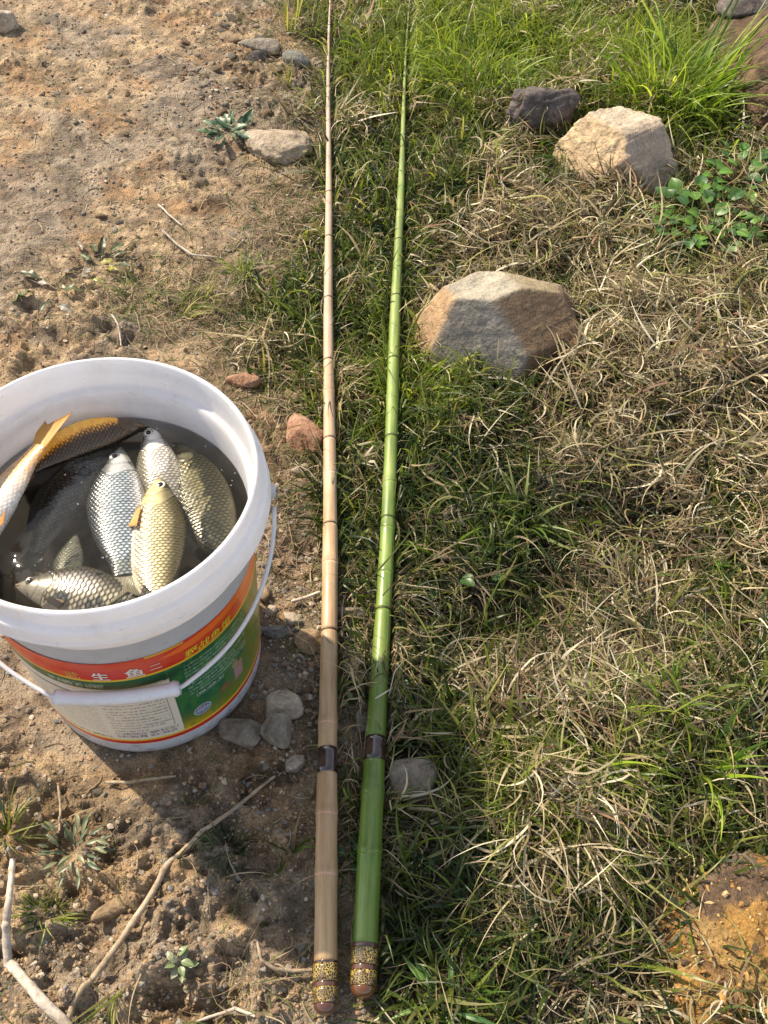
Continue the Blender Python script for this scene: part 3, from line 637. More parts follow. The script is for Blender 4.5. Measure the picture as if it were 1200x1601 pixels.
def interp(s, pts):
    p = np.array(pts, float); xs = np.concatenate([[2*p[0, 0]-p[1, 0]], p[:, 0], [2*p[-1, 0]-p[-2, 0]]]); 
    # smooth (Catmull-like) interpolation
    m = np.gradient(p[:, 1], p[:, 0]); i = np.clip(np.searchsorted(p[:, 0], s)-1, 0, len(p)-2)
    h = p[i+1, 0]-p[i, 0]; t = np.clip((s-p[i, 0])/h, 0, 1)
    return (2*t**3-3*t**2+1)*p[i, 1]+(t**3-2*t**2+t)*h*m[i]+(-2*t**3+3*t**2)*p[i+1, 1]+(t**3-t**2)*h*m[i+1]
HU = [(0, 0.006), (0.03, 0.030), (0.10, 0.072), (0.20, 0.120), (0.34, 0.165), (0.50, 0.157), (0.66, 0.115), (0.78, 0.068), (0.84, 0.058)]
HL = [(0, 0.006), (0.03, 0.028), (0.10, 0.066), (0.20, 0.106), (0.36, 0.142), (0.52, 0.134), (0.66, 0.102), (0.78, 0.062), (0.84, 0.054)]
WW = [(0, 0.004), (0.03, 0.020), (0.10, 0.042), (0.20, 0.057), (0.34, 0.064), (0.50, 0.056), (0.66, 0.036), (0.78, 0.020), (0.84, 0.012)]
def make_fish(label, snout, tail, z, dorsal, cols, ns=26, bend=0.0, roll=0.0, fat=1.0, eye=True, parts=('dorsal', 'anal', 'pelvic', 'pectoral'), eyecol=(0.75, 0.68, 0.45), fincol=(0.30, 0.26, 0.17), tailcol=None, pitch=0.0, zt=None, wave=0.0, pec_col=None, dark=1.0, tailturn=0.0, bellyw=0.0, tailtint=None, noscale=0.0):
    """snout, tail: where the photograph shows them; dorsal: a pixel on the side of the back"""
    zt = z if zt is None else zt
    P0 = G(*snout, z); P1 = G(*tail, zt); L = np.linalg.norm(P1-P0); X = (P1-P0)/L
    Dp = G(*dorsal, z)-(P0+P1)/2; up = np.array([0, 0, 1.0]); up = up-X*(up@X); up /= np.linalg.norm(up)
    Y = np.cross(up, X); sg = 1.0
    if Y@Dp < 0: Y = -Y
    # roll tips the back up (+) or down (-)
    cr, sr = math.cos(roll), math.sin(roll); Yr = Y*cr+up*sr; Zr = up*cr-Y*sr
    hs = Zr*1.0; flip = np.dot(np.cross(X, Yr), Zr) < 0
    root = link('fish', None, label=label, cat='fish', group='fish in the white bucket', loc=tuple(P0))
    def W(p):   # fish-local (x along 0..1, y back, z flank) -> place relative to the root
        p = np.asarray(p, float); x = p[..., 0:1]; y = p[..., 1:2]; q = p[..., 2:3]
        by = bend*4*x*(1-x)*0.25+wave*np.sin(x*6.0)*0.02
        Q = (x*X+(y+by)*Yr+q*Zr)*L+P0; dx = Q[..., 0]-BX; dy = Q[..., 1]-BY; d_ = np.hypot(dx, dy); lim = body_r(np.clip(Q[..., 2], 0, 0.29))-0.0045
        d2 = np.where(d_ > lim-0.012, lim-0.012+0.012*np.tanh((d_-lim+0.012)/0.03), d_); f_ = d2/np.maximum(d_, 1e-6)
        Q[..., 0] = BX+dx*f_; Q[..., 1] = BY+dy*f_; return Q-P0
    nsx, nph = 300, 150
    s = np.linspace(0, 0.84, nsx)**1.0; ph = np.linspace(0, 2*np.pi, nph, endpoint=False)
    S_, P_ = np.meshgrid(s, ph, indexing='ij')
    hu = interp(s, HU)[:, None]*fat; hl = interp(s, HL)[:, None]*fat; ww = interp(s, WW)[:, None]
    cy = np.cos(P_); sz = np.sin(P_)
    yy = np.where(cy > 0, hu, hl)*np.sign(cy)*np.abs(cy)**1.0; zz = ww*np.sign(sz)*np.abs(sz)**1.15
    # scales
    p = 0.60/ns; arc = np.where(cy > 0, hu, hl)*np.arcsin(np.clip(cy, -1, 1))/1.25
    a = (S_-0.20)/(p*0.72); b = arc/p
    R = 1.12; hgt = np.zeros_like(a); edge = np.zeros_like(a); done = np.zeros(a.shape, bool); cid = np.zeros_like(a)
    i0 = np.floor(a)
    for k in (-1, 0, 1):
        ci = i0+k; off = np.mod(ci, 2)*0.5; cj = np.round(b-off)+off
        da = a-ci; db = (b-cj); d = np.sqrt((da/1.15)**2+(db/0.62)**2)
        hit = (~done) & (d < R)
        hgt = np.where(hit, 0.35+0.6*da-0.25*db*db, hgt); edge = np.where(hit, ss(0.58, 0.92, d)*ss(-0.6, 0.1, da), edge); cid = np.where(hit, hash2(ci, (cj*2), 7), cid); done |= hit
    gill = np.sqrt(((S_-0.03)/(0.200+0.02*np.sin(yy*28)))**2+((yy/fat+0.022)/0.150)**2)      # gill cover edge
    body = ss(0.985, 1.06, gill)
    hgt = hgt*body; edge = edge*body
    disp = 0.0058*hgt*(hu/0.16)
    opl = ss(0.90, 0.985, gill)*(1-ss(0.985, 1.02, gill)); disp = disp+(0.0025*opl-0.0018*np.exp(-((gill-1.025)/0.02)**2))*ss(0.10, 0.16, S_)
    pre = np.exp(-((np.sqrt(((S_-0.03)/0.125)**2+((yy/fat+0.01)/0.11)**2)-1)/0.05)**2)*(1-body)
    disp = disp-0.0016*pre
    mo = np.exp(-((S_-0.022)/0.020)**2-((yy+0.010)/0.004)**2)*(1-ss(0.02, 0.05, S_)); disp = disp-0.006*mo
    yy = yy*(1+disp/np.maximum(hu, 0.02)); zz = zz+np.sign(sz)*disp
    back, flank, belly, headc, line = [np.array(c) for c in cols]
    t = (yy/np.where(cy > 0, hu, hl)); u = t*0.5+0.5-bellyw; u = u+0.10*(fbm(S_*9, P_*2, 5, 3)-0.5)
    C = belly*(1-ss(0.10, 0.34, u))[..., None]+flank*ss(0.10, 0.34, u)[..., None]
    k = ss(0.60, 0.90, u)[..., None]; C = C*(1-k)+back*k
    edge = edge*(1-noscale); hgt = hgt*(1-0.8*noscale)
    if tailtint is not None:
        kt = (ss(0.50, 0.80, S_+0.08*(u-0.5)))[..., None]; C = C*(1-kt)+np.array(tailtint)*kt
    hd = (1-body)[..., None]; H = (headc*0.75+flank*0.25)*(1-0.8*ss(0.55, 0.85, u))[..., None]+back*0.8*ss(0.55, 0.85, u)[..., None]
    H = H*(0.75+0.5*fbm(S_*40, yy*55, 61, 4))[..., None]
    C = C*(1-hd)+H*hd
    sc = (0.82+0.36*cid)[..., None]; bodyC = C*sc*(1.05+0.45*(hgt*1.2-0.5))[..., None]
    C = np.where(hd < 0.5, bodyC, C); e = (edge*0.95*ss(0.05, 0.2, u))[..., None]; C = C*(1-e)+line*e
    C = C*(1-0.40*(np.exp(-((gill-1.02)/0.018)**2)*ss(0.10, 0.17, S_))[..., None])*(1-0.25*pre[..., None])*(1-0.7*mo[..., None])
    pk = np.exp(-((S_)/0.02)**2)[..., None]; C = C*(1-0.6*pk)+np.array([0.55, 0.30, 0.24])*0.6*pk
    C = C*(0.9+0.25*fbm(S_*30, P_*5, 19, 3))[..., None]*dark
    V = W(np.stack([S_, yy, zz], -1)).reshape(-1, 3)
    F = grid_faces(nsx, nph, True)
    if not flip: F = F[:, ::-1]
    link('body', mesh_np('fish_body', V, F, [M_fish], True, np.clip(C, 0, 1).reshape(-1, 3)), root)
    def fin(name, base, tips, col, thick=0.0022, rays=16, curl=0.0, parent=root, edge_soft=0.15):
        """base, tips: polylines in fish-local coordinates"""
        nb = rays*4; base = np.asarray(base, float); tips = np.asarray(tips, float)
        tb = np.linspace(0, 1, nb); B_ = np.stack([np.interp(tb, np.linspace(0, 1, len(base)), base[:, q]) for q in range(3)], -1)
        T_ = np.stack([np.interp(tb, np.linspace(0, 1, len(tips)), tips[:, q]) for q in range(3)], -1)
        nr = 9; v = np.linspace(0, 1, nr)[:, None, None]; jag = (1+0.03*np.sin(np.arange(nb)*2.1))[None, :, None]
        Pm = B_[None]+(T_-B_)[None]*v*jag
        Pm[..., 2] += curl*(v[..., 0]**2)*np.sin(tb*np.pi)[None]
        ridge = 0.5+0.5*np.cos(np.arange(nb)*np.pi/2)[None, :]
        th_ = thick*(1-0.75*v[..., 0])*(0.45+0.75*ridge)
        top = Pm.copy(); top[..., 2] += th_; bot = Pm.copy(); bot[..., 2] -= th_
        Vt = np.concatenate([W(top).reshape(-1, 3), W(bot).reshape(-1, 3)]); Fq = grid_faces(nr, nb)
        n_ = nr*nb; rim = np.concatenate([np.arange(nb), np.arange(nb-1, n_, nb), (nr-1)*nb+np.arange(nb)[::-1], np.arange(0, n_, nb)[::-1]])
        rimf = np.stack([rim[:-1], rim[1:], rim[1:]+n_, rim[:-1]+n_], -1)
        cc = np.array(col)[None, None]*(0.62+0.55*ridge[..., None])*(1.1-0.3*v); cc = np.broadcast_to(cc, Pm.shape).reshape(-1, 3)
        link(name, mesh_np(name, Vt, np.concatenate([Fq, Fq[:, ::-1]+n_, rimf]), [M_fin], True, np.concatenate([cc, cc])), parent)
    tc = tailcol or fincol; h = 0.052*fat
    ct, st_ = math.cos(tailturn), math.sin(tailturn); tw_ = [(0.82+(a_-0.82)*ct-b_*st_, (a_-0.82)*st_+b_*ct, 0.0) for a_, b_ in ((1.02, -0.125*fat), (0.985, -0.06), (0.945, 0.0), (0.985, 0.06), (1.02, 0.125*fat))]
    fin('tail_fin', [(0.825, -h, 0), (0.838, 0, 0), (0.825, h, 0)], tw_, tc, 0.003, 20, 0.012)
    if 'dorsal' in parts: fin('dorsal_fin', [(0.36, 0.158*fat, 0), (0.5, 0.143*fat, 0), (0.70, 0.083*fat, 0)], [(0.42, 0.215*fat, 0.01), (0.56, 0.195*fat, 0.015), (0.75, 0.125*fat, 0.01)], np.array(back)*0.9+0.03, 0.0025, 18)
    if 'anal' in parts: fin('anal_fin', [(0.64, -0.092*fat, 0), (0.72, -0.066*fat, 0)], [(0.715, -0.160*fat, 0.006), (0.765, -0.10*fat, 0.006)], fincol, 0.002, 8)
    if 'pelvic' in parts: fin('pelvic_fin', [(0.38, -0.134*fat, 0.012), (0.42, -0.131*fat, 0.012)], [(0.45, -0.205*fat, 0.03), (0.51, -0.15*fat, 0.03)], fincol, 0.002, 8)
    if 'pectoral' in parts: fin('pectoral_fin', [(0.225, -0.060*fat, 0.066), (0.235, -0.085*fat, 0.060)], [(0.36, -0.075*fat, 0.082), (0.345, -0.125*fat, 0.066)], pec_col or fincol, 0.002, 8)
    if eye:
        ex, ey = 0.092, 0.022*fat; wz = float(interp(np.array([0.088]), WW)[0])*0.96
        q = np.linspace(0, 2*np.pi, 28, endpoint=False); rs = [(0.030, -0.008), (0.028, 0.0010), (0.025, 0.0030), (0.0222, 0.0022), (0.018, 0.0042), (0.014, 0.0052)]
        Vv = np.concatenate([np.stack([ex+r*np.cos(q), ey+r*np.sin(q), wz+d+0*q], -1) for r, d in rs]+[np.array([[ex, ey, wz+0.0056]])])
        Fq = grid_faces(len(rs), 28, True); k = np.arange(28); cap = np.stack([k+(len(rs)-1)*28, (k+1) % 28+(len(rs)-1)*28, np.full(28, len(Vv)-1)], -1)
        rc = [np.array(headc)*0.45, np.array(headc)*0.35, np.array(headc)*0.3, np.array(eyecol)*0.35, np.array(eyecol), np.array(eyecol)*1.1]
        cc = np.concatenate([np.repeat(c[None]*dark, 28, 0) for c in rc]+[rc[-1][None]*dark])
        eo = link('eye', mesh_np('eye', W(Vv), [Fq, cap], [M_fish], True, cc), root)
        rs = [(0.0150, 0.0040), (0.0145, 0.0062), (0.009, 0.0080)]
        Vv = np.concatenate([np.stack([ex+r*np.cos(q), ey+r*np.sin(q), wz+d+0*q], -1) for r, d in rs]+[np.array([[ex, ey, wz+0.0084]])])
        Fq = grid_faces(len(rs), 28, True); cap = np.stack([k+(len(rs)-1)*28, (k+1) % 28+(len(rs)-1)*28, np.full(28, len(Vv)-1)], -1)
        link('pupil', mesh_np('pupil', W(Vv), [Fq, cap], [M_pupil], True), eo)
    return root
silver = [(0.03, 0.035, 0.04), (0.34, 0.39, 0.41), (0.55, 0.54, 0.52), (0.44, 0.43, 0.41), (0.03, 0.035, 0.035)]
gold = [(0.05, 0.045, 0.02), (0.56, 0.49, 0.27), (0.68, 0.60, 0.50), (0.46, 0.38, 0.18), (0.08, 0.06, 0.02)]
olive = [(0.035, 0.035, 0.022), (0.30, 0.27, 0.14), (0.50, 0.44, 0.28), (0.10, 0.10, 0.08), (0.03, 0.026, 0.012)]
black = [(0.010, 0.013, 0.016), (0.045, 0.055, 0.055), (0.12, 0.12, 0.10), (0.03, 0.035, 0.035), (0.008, 0.008, 0.008)]
cream = [(0.08, 0.075, 0.06), (0.44, 0.40, 0.31), (0.52, 0.45, 0.35), (0.30, 0.28, 0.25), (0.05, 0.04, 0.03)]
white = [(0.34, 0.20, 0.07), (0.52, 0.44, 0.31), (0.56, 0.54, 0.50), (0.6, 0.5, 0.36), (0.55, 0.48, 0.36)]
orang = [(0.035, 0.022, 0.012), (0.10, 0.055, 0.02), (0.95, 0.42, 0.05), (0.10, 0.06, 0.03), (0.03, 0.02, 0.01)]
make_fish('silver grey fish lying head up in the middle of the bucket', (188, 700), (202, 942), 0.2450, (100, 800), silver, 27, 0.10, 0.05, 0.93, eyecol=(0.12, 0.13, 0.13), fincol=(0.42, 0.36, 0.30), tailcol=(0.40, 0.37, 0.26), parts=('anal',), zt=0.2475)
make_fish('golden cream fish with orange pectoral fin, nearest the bucket wall', (250, 744), (248, 1010), 0.2465, (400, 860), gold, 27, -0.10, 0.10, 0.93, eyecol=(0.85, 0.80, 0.62), fincol=(0.55, 0.44, 0.22), pec_col=(0.80, 0.45, 0.13), parts=('pelvic', 'pectoral'))
make_fish('pale white fish with its head out between three others', (234, 661), (296, 900), 0.2490, (150, 780), [(0.14, 0.13, 0.10), (0.60, 0.57, 0.53), (0.72, 0.66, 0.6), (0.64, 0.58, 0.53), (0.2, 0.18, 0.15)], 26, 0.05, 0.0, 0.80, eyecol=(0.6, 0.55, 0.42), parts=(), zt=0.226)
make_fish('dark olive fish with golden flank along the right bucket wall', (280, 680), (362, 925), 0.2330, (240, 860), olive, 26, -0.10, 0.0, 1.0, eye=False, parts=('dorsal', 'anal'), zt=0.2390)
make_fish('blue black fish half sunk in the left part of the water', (180, 690), (40, 905), 0.2355, (20, 790), black, 22, 0.25, 0.0, 0.80, eye=False, parts=('dorsal',), fincol=(0.09, 0.08, 0.04))
make_fish('dark fish with bright orange belly against the back wall', (244, 660), (20, 765), 0.2480, (190, 830), orang, 24, -0.50, -0.45, 0.80, bellyw=0.28, eye=False, parts=(), fincol=(0.5, 0.25, 0.05))
make_fish('white bellied fish with raised orange tail at the left wall', (-118, 955), (96, 652), 0.2380, (-120, 760), white, 26, 0.06, -0.35, 0.74, eye=False, parts=('pelvic',), fincol=(0.75, 0.36, 0.08), tailcol=(0.80, 0.42, 0.07), zt=0.288, tailturn=0.25, tailtint=(0.62, 0.32, 0.10), noscale=0.8)
make_fish('cream fish with large dark edged scales lying across the front', (24, 915), (272, 975), 0.2415, (150, 860), cream, 17, 0.14, 0.15, 1.05, eyecol=(0.10, 0.09, 0.08), fincol=(0.34, 0.26, 0.17), parts=('pectoral',))
make_fish('faint greenish fish deep under the water in the middle', (118, 835), (92, 960), 0.2270, (60, 900), [(0.10, 0.12, 0.10), (0.30, 0.32, 0.26), (0.3, 0.3, 0.25), (0.3, 0.3, 0.25), (0.1, 0.1, 0.08)], 18, 0.0, 0.0, 1.0, eye=False, parts=())

# ------------------------------------------------------------------ rods
def mat_bamboo(name, c1, c2, c3, streak, rough=0.28, coat=0.5):
    m, t, out = newmat(name); oc = objcoord(t)
    mp = N(t, 'ShaderNodeMapping'); mp.inputs['Scale'].default_value = (1, 1, 0.035); t.links.new(oc, mp.inputs['Vector'])
    a = noise(t, mp.outputs[0], 260, 4, 0.6); mp2 = N(t, 'ShaderNodeMapping'); mp2.inputs['Scale'].default_value = (1, 1, 0.16); t.links.new(oc, mp2.inputs['Vector'])
    b = noise(t, mp2.outputs[0], 60, 4, 0.6); d = noise(t, oc, 7, 3, 0.5)
    c = ramp(t, b, [(0.30, c1), (0.5, c2), (0.70, c3)])
    c = mixc(t, 1.0, c, ramp(t, a, [(0.3, streak), (0.52, (1, 1, 1)), (0.75, (1.1, 1.08, 1.0))]), 'MULTIPLY')
    c = mixc(t, 1.0, c, ramp(t, d, [(0.35, (0.86, 0.84, 0.80)), (0.65, (1.08, 1.08, 1.05))]), 'MULTIPLY')
    c = mixc(t, 1.0, c, vcol(t), 'MULTIPLY')
    e = noise(t, oc, 170, 6, 0.75, 0.6); dust = ramp(t, e, [(0.54, (0, 0, 0)), (0.70, (0.55,)*3)]); f = noise(t, oc, 12, 5, 0.7, 0.8); dust = mixc(t, 1.0, dust, ramp(t, f, [(0.38, (0.15,)*3), (0.62, (1, 1, 1))]), 'MULTIPLY')
    c = mixc(t, dust, c, (0.26, 0.19, 0.11))
    rr_ = ramp(t, f, [(0.35, (rough*0.8,)*3), (0.65, (min(1, rough*1.6),)*3)])
    pbsdf(t, out, c, rr_, 0.5, bump(t, a, 0.3, 0.0008), coat, 0.0, 0.2); return m
M_tan = mat_bamboo('tan_bamboo', (0.36, 0.215, 0.10), (0.47, 0.305, 0.155), (0.54, 0.38, 0.215), (0.80, 0.74, 0.64), 0.5, 0.08)
M_grn = mat_bamboo('green_bamboo', (0.075, 0.14, 0.014), (0.125, 0.21, 0.024), (0.19, 0.28, 0.045), (0.66, 0.70, 0.5), 0.38, 0.18)
def mat_lacq():
    m, t, out = newmat('dark_lacquer'); oc = objcoord(t); n = noise(t, oc, 60, 4)
    c = ramp(t, n, [(0.35, (0.020, 0.010, 0.008)), (0.65, (0.060, 0.030, 0.024))]); pbsdf(t, out, c, 0.18, 0.6, None, 0.8); return m
M_lacq = mat_lacq()
M_cop = flatmat('copper_brown', (0.085, 0.038, 0.025), 0.25, coat=0.6)
M_cap = flatmat('polished_wood_cap', (0.11, 0.042, 0.014), 0.22, coat=0.8)
M_joint = flatmat('dark_joint', (0.03, 0.02, 0.012), 0.5)
def mat_net():
    m, t, out = newmat('gold_netted_wrap'); oc = objcoord(t)
    v = N(t, 'ShaderNodeTexVoronoi'); v.feature = 'DISTANCE_TO_EDGE'; v.inputs['Scale'].default_value = 430; t.links.new(oc, v.inputs['Vector'])
    n = noise(t, oc, 90, 3)
    f = ramp(t, v.outputs['Distance'], [(0.035, (1, 1, 1)), (0.10, (0, 0, 0))])
    g = ramp(t, n, [(0.38, (0.22, 0.12, 0.02)), (0.62, (0.70, 0.50, 0.09))])
    c = mixc(t, f, (0.022, 0.014, 0.010), g); pbsdf(t, out, c, 0.3, 0.6, bump(t, f, 0.6, 0.0008), 0.5); return m
M_net = mat_net()
def make_rod(label, line, xs, widths, mat, bands, joints, nodes, ty, tint):
    """xs: pixel line ((x0,y0),(x1,y1)); widths: (row, width px); rows turned into distances along the rod"""
    A, B = line; D = B-A; L = np.linalg.norm(D); D = D/L
    (x0, y0), (x1, y1) = xs
    samp = A[None]+D[None]*np.linspace(0, L, 800)[:, None]; _, rows = PX(samp[:, 0], samp[:, 1], samp[:, 2]); ts = np.linspace(0, L, 800)
    T = lambda row: float(np.interp(-row, -rows, ts))
    dep = lambda t_: float((A+D*t_-np.array([0, 0, CH]))@_F)
    wr = np.array([(T(r_), w_*dep(T(r_))/CF/2) for r_, w_ in widths])
    rad = lambda t_: np.interp(t_, wr[:, 0], wr[:, 1])
    root = link('fishing_rod', None, label=label, cat='fishing rod', loc=tuple(A))
    q = Vector(D).to_track_quat('Z', 'Y'); root.rotation_mode = 'QUATERNION'; root.rotation_quaternion = q
    bow = lambda t_: 0.0022*np.sin(t_*3.1+y0*0.01)+0.0009*np.sin(t_*9.0)
    def part(name, t0, t1, mt, grow=0.0, n=40, nodes_=(), ends=0.0006, step=0.0008):
        K = max(6, int((t1-t0)/0.004)); tt = np.unique(np.concatenate([np.linspace(t0, t1, K)]+[np.linspace(max(t0, c-0.016), min(t1, c+0.016), 50) for c in nodes_ if t0 < c < t1]))
        r = rad(tt)+grow
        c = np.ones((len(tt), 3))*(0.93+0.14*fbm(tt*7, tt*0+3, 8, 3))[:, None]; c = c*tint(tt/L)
        for cn in nodes_:
            u = tt-cn; bul = rad(cn)*0.085*np.exp(-(u/0.0075)**2); gro = rad(cn)*0.09*np.exp(-((u+0.0022)/0.0011)**2)
            r = r+bul-gro
            lt = np.exp(-((u+0.0022)/0.0010)**2)[:, None]; c = c*(1-lt*0.75)+np.array([1.7, 1.5, 2.2])*lt*0.75
            dk = np.exp(-((u-0.0035)/0.0035)**2)[:, None]; c = c*(1-0.12*dk)
        tt2 = np.concatenate([[t0], tt, [t1]]); r2 = np.concatenate([[0.0002], r, [0.0002]]); c2 = np.concatenate([c[:1], c, c[-1:]])
        # round the lip
        V, F = lathe(np.stack([r2, tt2], -1), n); V[:, 0] += bow(V[:, 2]); Cc = np.repeat(c2, n, axis=0)
        return link(name, mesh_np(name, V, F, [mt], True, Cc), root)
    tb = [(T(a), T(b), nm, mt, gr) for a, b, nm, mt, gr in bands]
    for t0, t1, nm, mt, gr in tb:
        if nm == 'butt_cap':
            tt = np.linspace(0, 1, 14); r = rad(t1)+gr; prof_ = [(max(1e-4, r*math.sin(a)**0.8), t1-(t1-t0)*math.cos(a)) for a in np.linspace(0.02, math.pi/2, 14)]+[(0.0002, t1+0.0001)]
            V, F = lathe(prof_, 40); V[:, 0] += bow(V[:, 2]); link(nm, mesh_np(nm, V, F, [mt], True), root)
        else: part(nm, t0, t1, mt, gr)
    js = [T(j) for j in joints]; nd = [T(n_) for n_ in nodes]
    start = max(t1 for t0, t1, nm, mt, gr in tb if nm != 'dark_band'); db = [(t0, t1) for t0, t1, nm, mt, gr in tb if nm == 'dark_band'][0]
    cuts = [start, db[0]]; part('section', start, db[0], mat, 0, nodes_=nd)
    cur = db[1]
    for j in js+[T(ty)]:
        part('section', cur, j, mat, -0.0002 if cur == db[1] else 0, nodes_=nd)
        if j != js[-1] or True:
            part('joint_ring', j-0.0006, j+0.0008, M_joint, 0.0003, ends=0)
        cur = j
    tt = np.linspace(T(ty), L, 30); 
    V, F = tube(np.stack([bow(tt), 0*tt, tt], -1), np.linspace(rad(T(ty)), 0.0007, 30), 10)
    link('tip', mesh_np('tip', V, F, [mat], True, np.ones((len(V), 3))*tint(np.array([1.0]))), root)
    return root
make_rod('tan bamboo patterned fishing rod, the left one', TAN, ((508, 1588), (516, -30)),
    [(1590, 36), (1500, 37.5), (1440, 35.5), (1370, 34.5), (1250, 33), (1215, 31.5), (1165, 30), (1000, 27.5), (985, 25.5), (825, 23), (815, 21.5), (690, 19.5), (640, 17.5), (500, 15), (400, 12.5), (300, 10), (200, 7.5), (100, 5), (0, 3), (-40, 2.5)], M_tan,
    [(1590, 1570, 'butt_cap', M_cop, 0.0004), (1570, 1545, 'wrap', M_net, 0.0010), (1545, 1536, 'collar', M_cop, 0.0002), (1536, 1508, 'wrap', M_net, 0.0010), (1508, 1504, 'collar', M_lacq, 0.0002), (1210, 1171, 'dark_band', M_lacq, 0.0001)],
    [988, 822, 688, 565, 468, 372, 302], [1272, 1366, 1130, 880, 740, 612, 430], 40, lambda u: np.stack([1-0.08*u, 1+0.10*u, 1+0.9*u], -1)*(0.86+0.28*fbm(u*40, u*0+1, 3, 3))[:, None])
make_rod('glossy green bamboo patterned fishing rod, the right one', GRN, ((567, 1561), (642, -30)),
    [(1565, 38), (1480, 40.5), (1350, 37.5), (1250, 35.5), (1190, 33), (1155, 32), (1000, 27.5), (955, 25), (820, 21.5), (690, 20), (560, 18), (480, 16.5), (375, 13), (300, 11), (225, 8), (150, 5.5), (80, 3), (0, 2), (-40, 2)], M_grn,
    [(1564, 1543, 'butt_cap', M_cap, 0.0004), (1543, 1519, 'wrap', M_net, 0.0010), (1519, 1510, 'collar', M_cop, 0.0002), (1510, 1484, 'wrap', M_net, 0.0010), (1484, 1477, 'collar', M_cop, 0.0002), (1190, 1154, 'dark_band', M_lacq, 0.0001)],
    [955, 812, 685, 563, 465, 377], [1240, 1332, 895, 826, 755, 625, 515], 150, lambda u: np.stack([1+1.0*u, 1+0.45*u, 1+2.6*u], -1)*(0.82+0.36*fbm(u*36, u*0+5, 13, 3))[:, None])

# ------------------------------------------------------------------ dry sticks
def mat_twig(name, c1, c2, c3, st=0.06):
    m, t, out = newmat(name); oc = objcoord(t)
    a = noise(t, oc, 160, 5, 0.65, 0.3); b = noise(t, oc, 30, 4)
    c = ramp(t, a, [(0.3, c1), (0.5, c2), (0.7, c3)]); c = mixc(t, 1.0, c, ramp(t, b, [(0.35, (0.7, 0.68, 0.66)), (0.6, (1.08,)*3)]), 'MULTIPLY')
    pbsdf(t, out, c, 0.75, 0.25, bump(t, a, 0.8, 0.0012)); return m
M_twig = mat_twig('weathered_stick', (0.22, 0.16, 0.10), (0.36, 0.28, 0.19), (0.46, 0.37, 0.27))
M_twig2 = mat_twig('bleached_stem', (0.32, 0.26, 0.20), (0.50, 0.43, 0.35), (0.60, 0.54, 0.47))
def stick(name, pts, r, label, cat='stick', mat=None, lift=0.004, seed=3, group=None, n=10, jit=0.0012):
    pts = np.array(pts, float); K = 46
    P = G(pts[:, 0], pts[:, 1], 0.01); d = np.concatenate([[0], np.cumsum(np.linalg.norm(np.diff(P[:, :2], axis=0), axis=1))])
    u = np.linspace(0, d[-1], K); X = np.interp(u, d, P[:, 0]); Y = np.interp(u, d, P[:, 1])
    rg = np.random.default_rng(seed); jit = 0.0006; X = X+jit*(vn(u*60, u*0, seed)-0.5)*2; Y = Y+jit*(vn(u*60, u*0+9, seed)-0.5)*2
    zg = ground_z(X, Y); zt = np.interp(u, d, lift if np.ndim(lift) else np.full(len(pts), lift))
    ks = np.ones(25)/25; zs = np.convolve(np.pad(zg, 12, mode='edge'), ks, 'valid')
    R = np.interp(u, d, r if np.ndim(r) else np.full(len(pts), r)); R = R*(0.95+0.12*vn(u*60, u*0+3, seed+5)+0.22*np.exp(-((np.mod(u+0.03, 0.085)-0.04)/0.003)**2))
    Z = np.maximum(zs+0.002, zg-R*1.2)+zt+R*0.6
    V, F = tube(np.stack([X, Y, Z], -1), R, n)
    V[:, :3] += 0.02*R.mean()*(rg.normal(size=V.shape))
    return link(name, mesh_np(name, V, F, [mat or M_twig], True), label=label, cat=cat, group=group)
stick('dry_stick', [(100, 1601), (112, 1565), (180, 1478), (235, 1400), (262, 1355), (300, 1320), (360, 1272), (430, 1213)], [0.0024, 0.0028, 0.0031, 0.0030, 0.0028, 0.0025, 0.0021, 0.0014], 'long thin dry stick slanting across the clay up to the tan rod')
stick('dry_stalk', [(11, 1500), (30, 1525), (62, 1560), (95, 1592), (120, 1625)], [0.0042, 0.0048, 0.0050, 0.0046, 0.004], 'thick pale dry stem in the bottom left corner', mat=M_twig2, lift=0.003)
stick('dry_stalk', [(33, 1356), (26, 1420), (14, 1470), (9, 1506)], [0.0024, 0.0034, 0.0038, 0.0040], 'shorter pale stem standing up from the thick one at left edge', mat=M_twig2, lift=[0.030, 0.02, 0.010, 0.006])
stick('twig', [(163, 1220), (200, 1222), (240, 1217), (275, 1213)], [0.0014, 0.0018, 0.0016, 0.001], 'short thin twig on the dirt just in front of the bucket', 'twig')
stick('twig', [(92, 1228), (95, 1270), (94, 1300)], [0.0012, 0.0014, 0.001], 'thin upright brown twig above the grey stem weed', 'twig', mat=M_twig, lift=0.01)
stick('twig', [(247, 318), (262, 335), (285, 352)], [0.0014, 0.0014, 0.001], 'tiny curved straw on dirt behind the bucket', 'twig', mat=M_twig2)
stick('twig', [(252, 358), (275, 378), (300, 394), (345, 397)], [0.0016, 0.0018, 0.0014, 0.001], 'bent pale straw on dirt left of the grass tuft', 'twig', mat=M_twig2)
stick('twig', [(175, 492), (185, 510), (188, 535)], [0.0012, 0.0012, 0.001], 'small forked straw right behind the bucket rim', 'twig', mat=M_twig2)
stick('twig', [(405, 1478), (410, 1508), (432, 1520), (470, 1518), (488, 1515)], [0.0012, 0.0016, 0.0018, 0.0018, 0.0014], 'hooked dry twig beside the butt of the tan rod', 'twig', mat=M_twig)
stick('twig', [(300, 1590), (335, 1578), (365, 1572), (400, 1590)], [0.001, 0.0016, 0.0018, 0.001], 'dry rootlet on the clay at the bottom edge', 'twig', mat=M_twig2)
stick('twig', [(455, 940), (478, 932), (500, 925)], [0.0016, 0.0018, 0.0018], 'pale straw pointing at the tan rod from the bucket side', 'twig', mat=M_twig2)
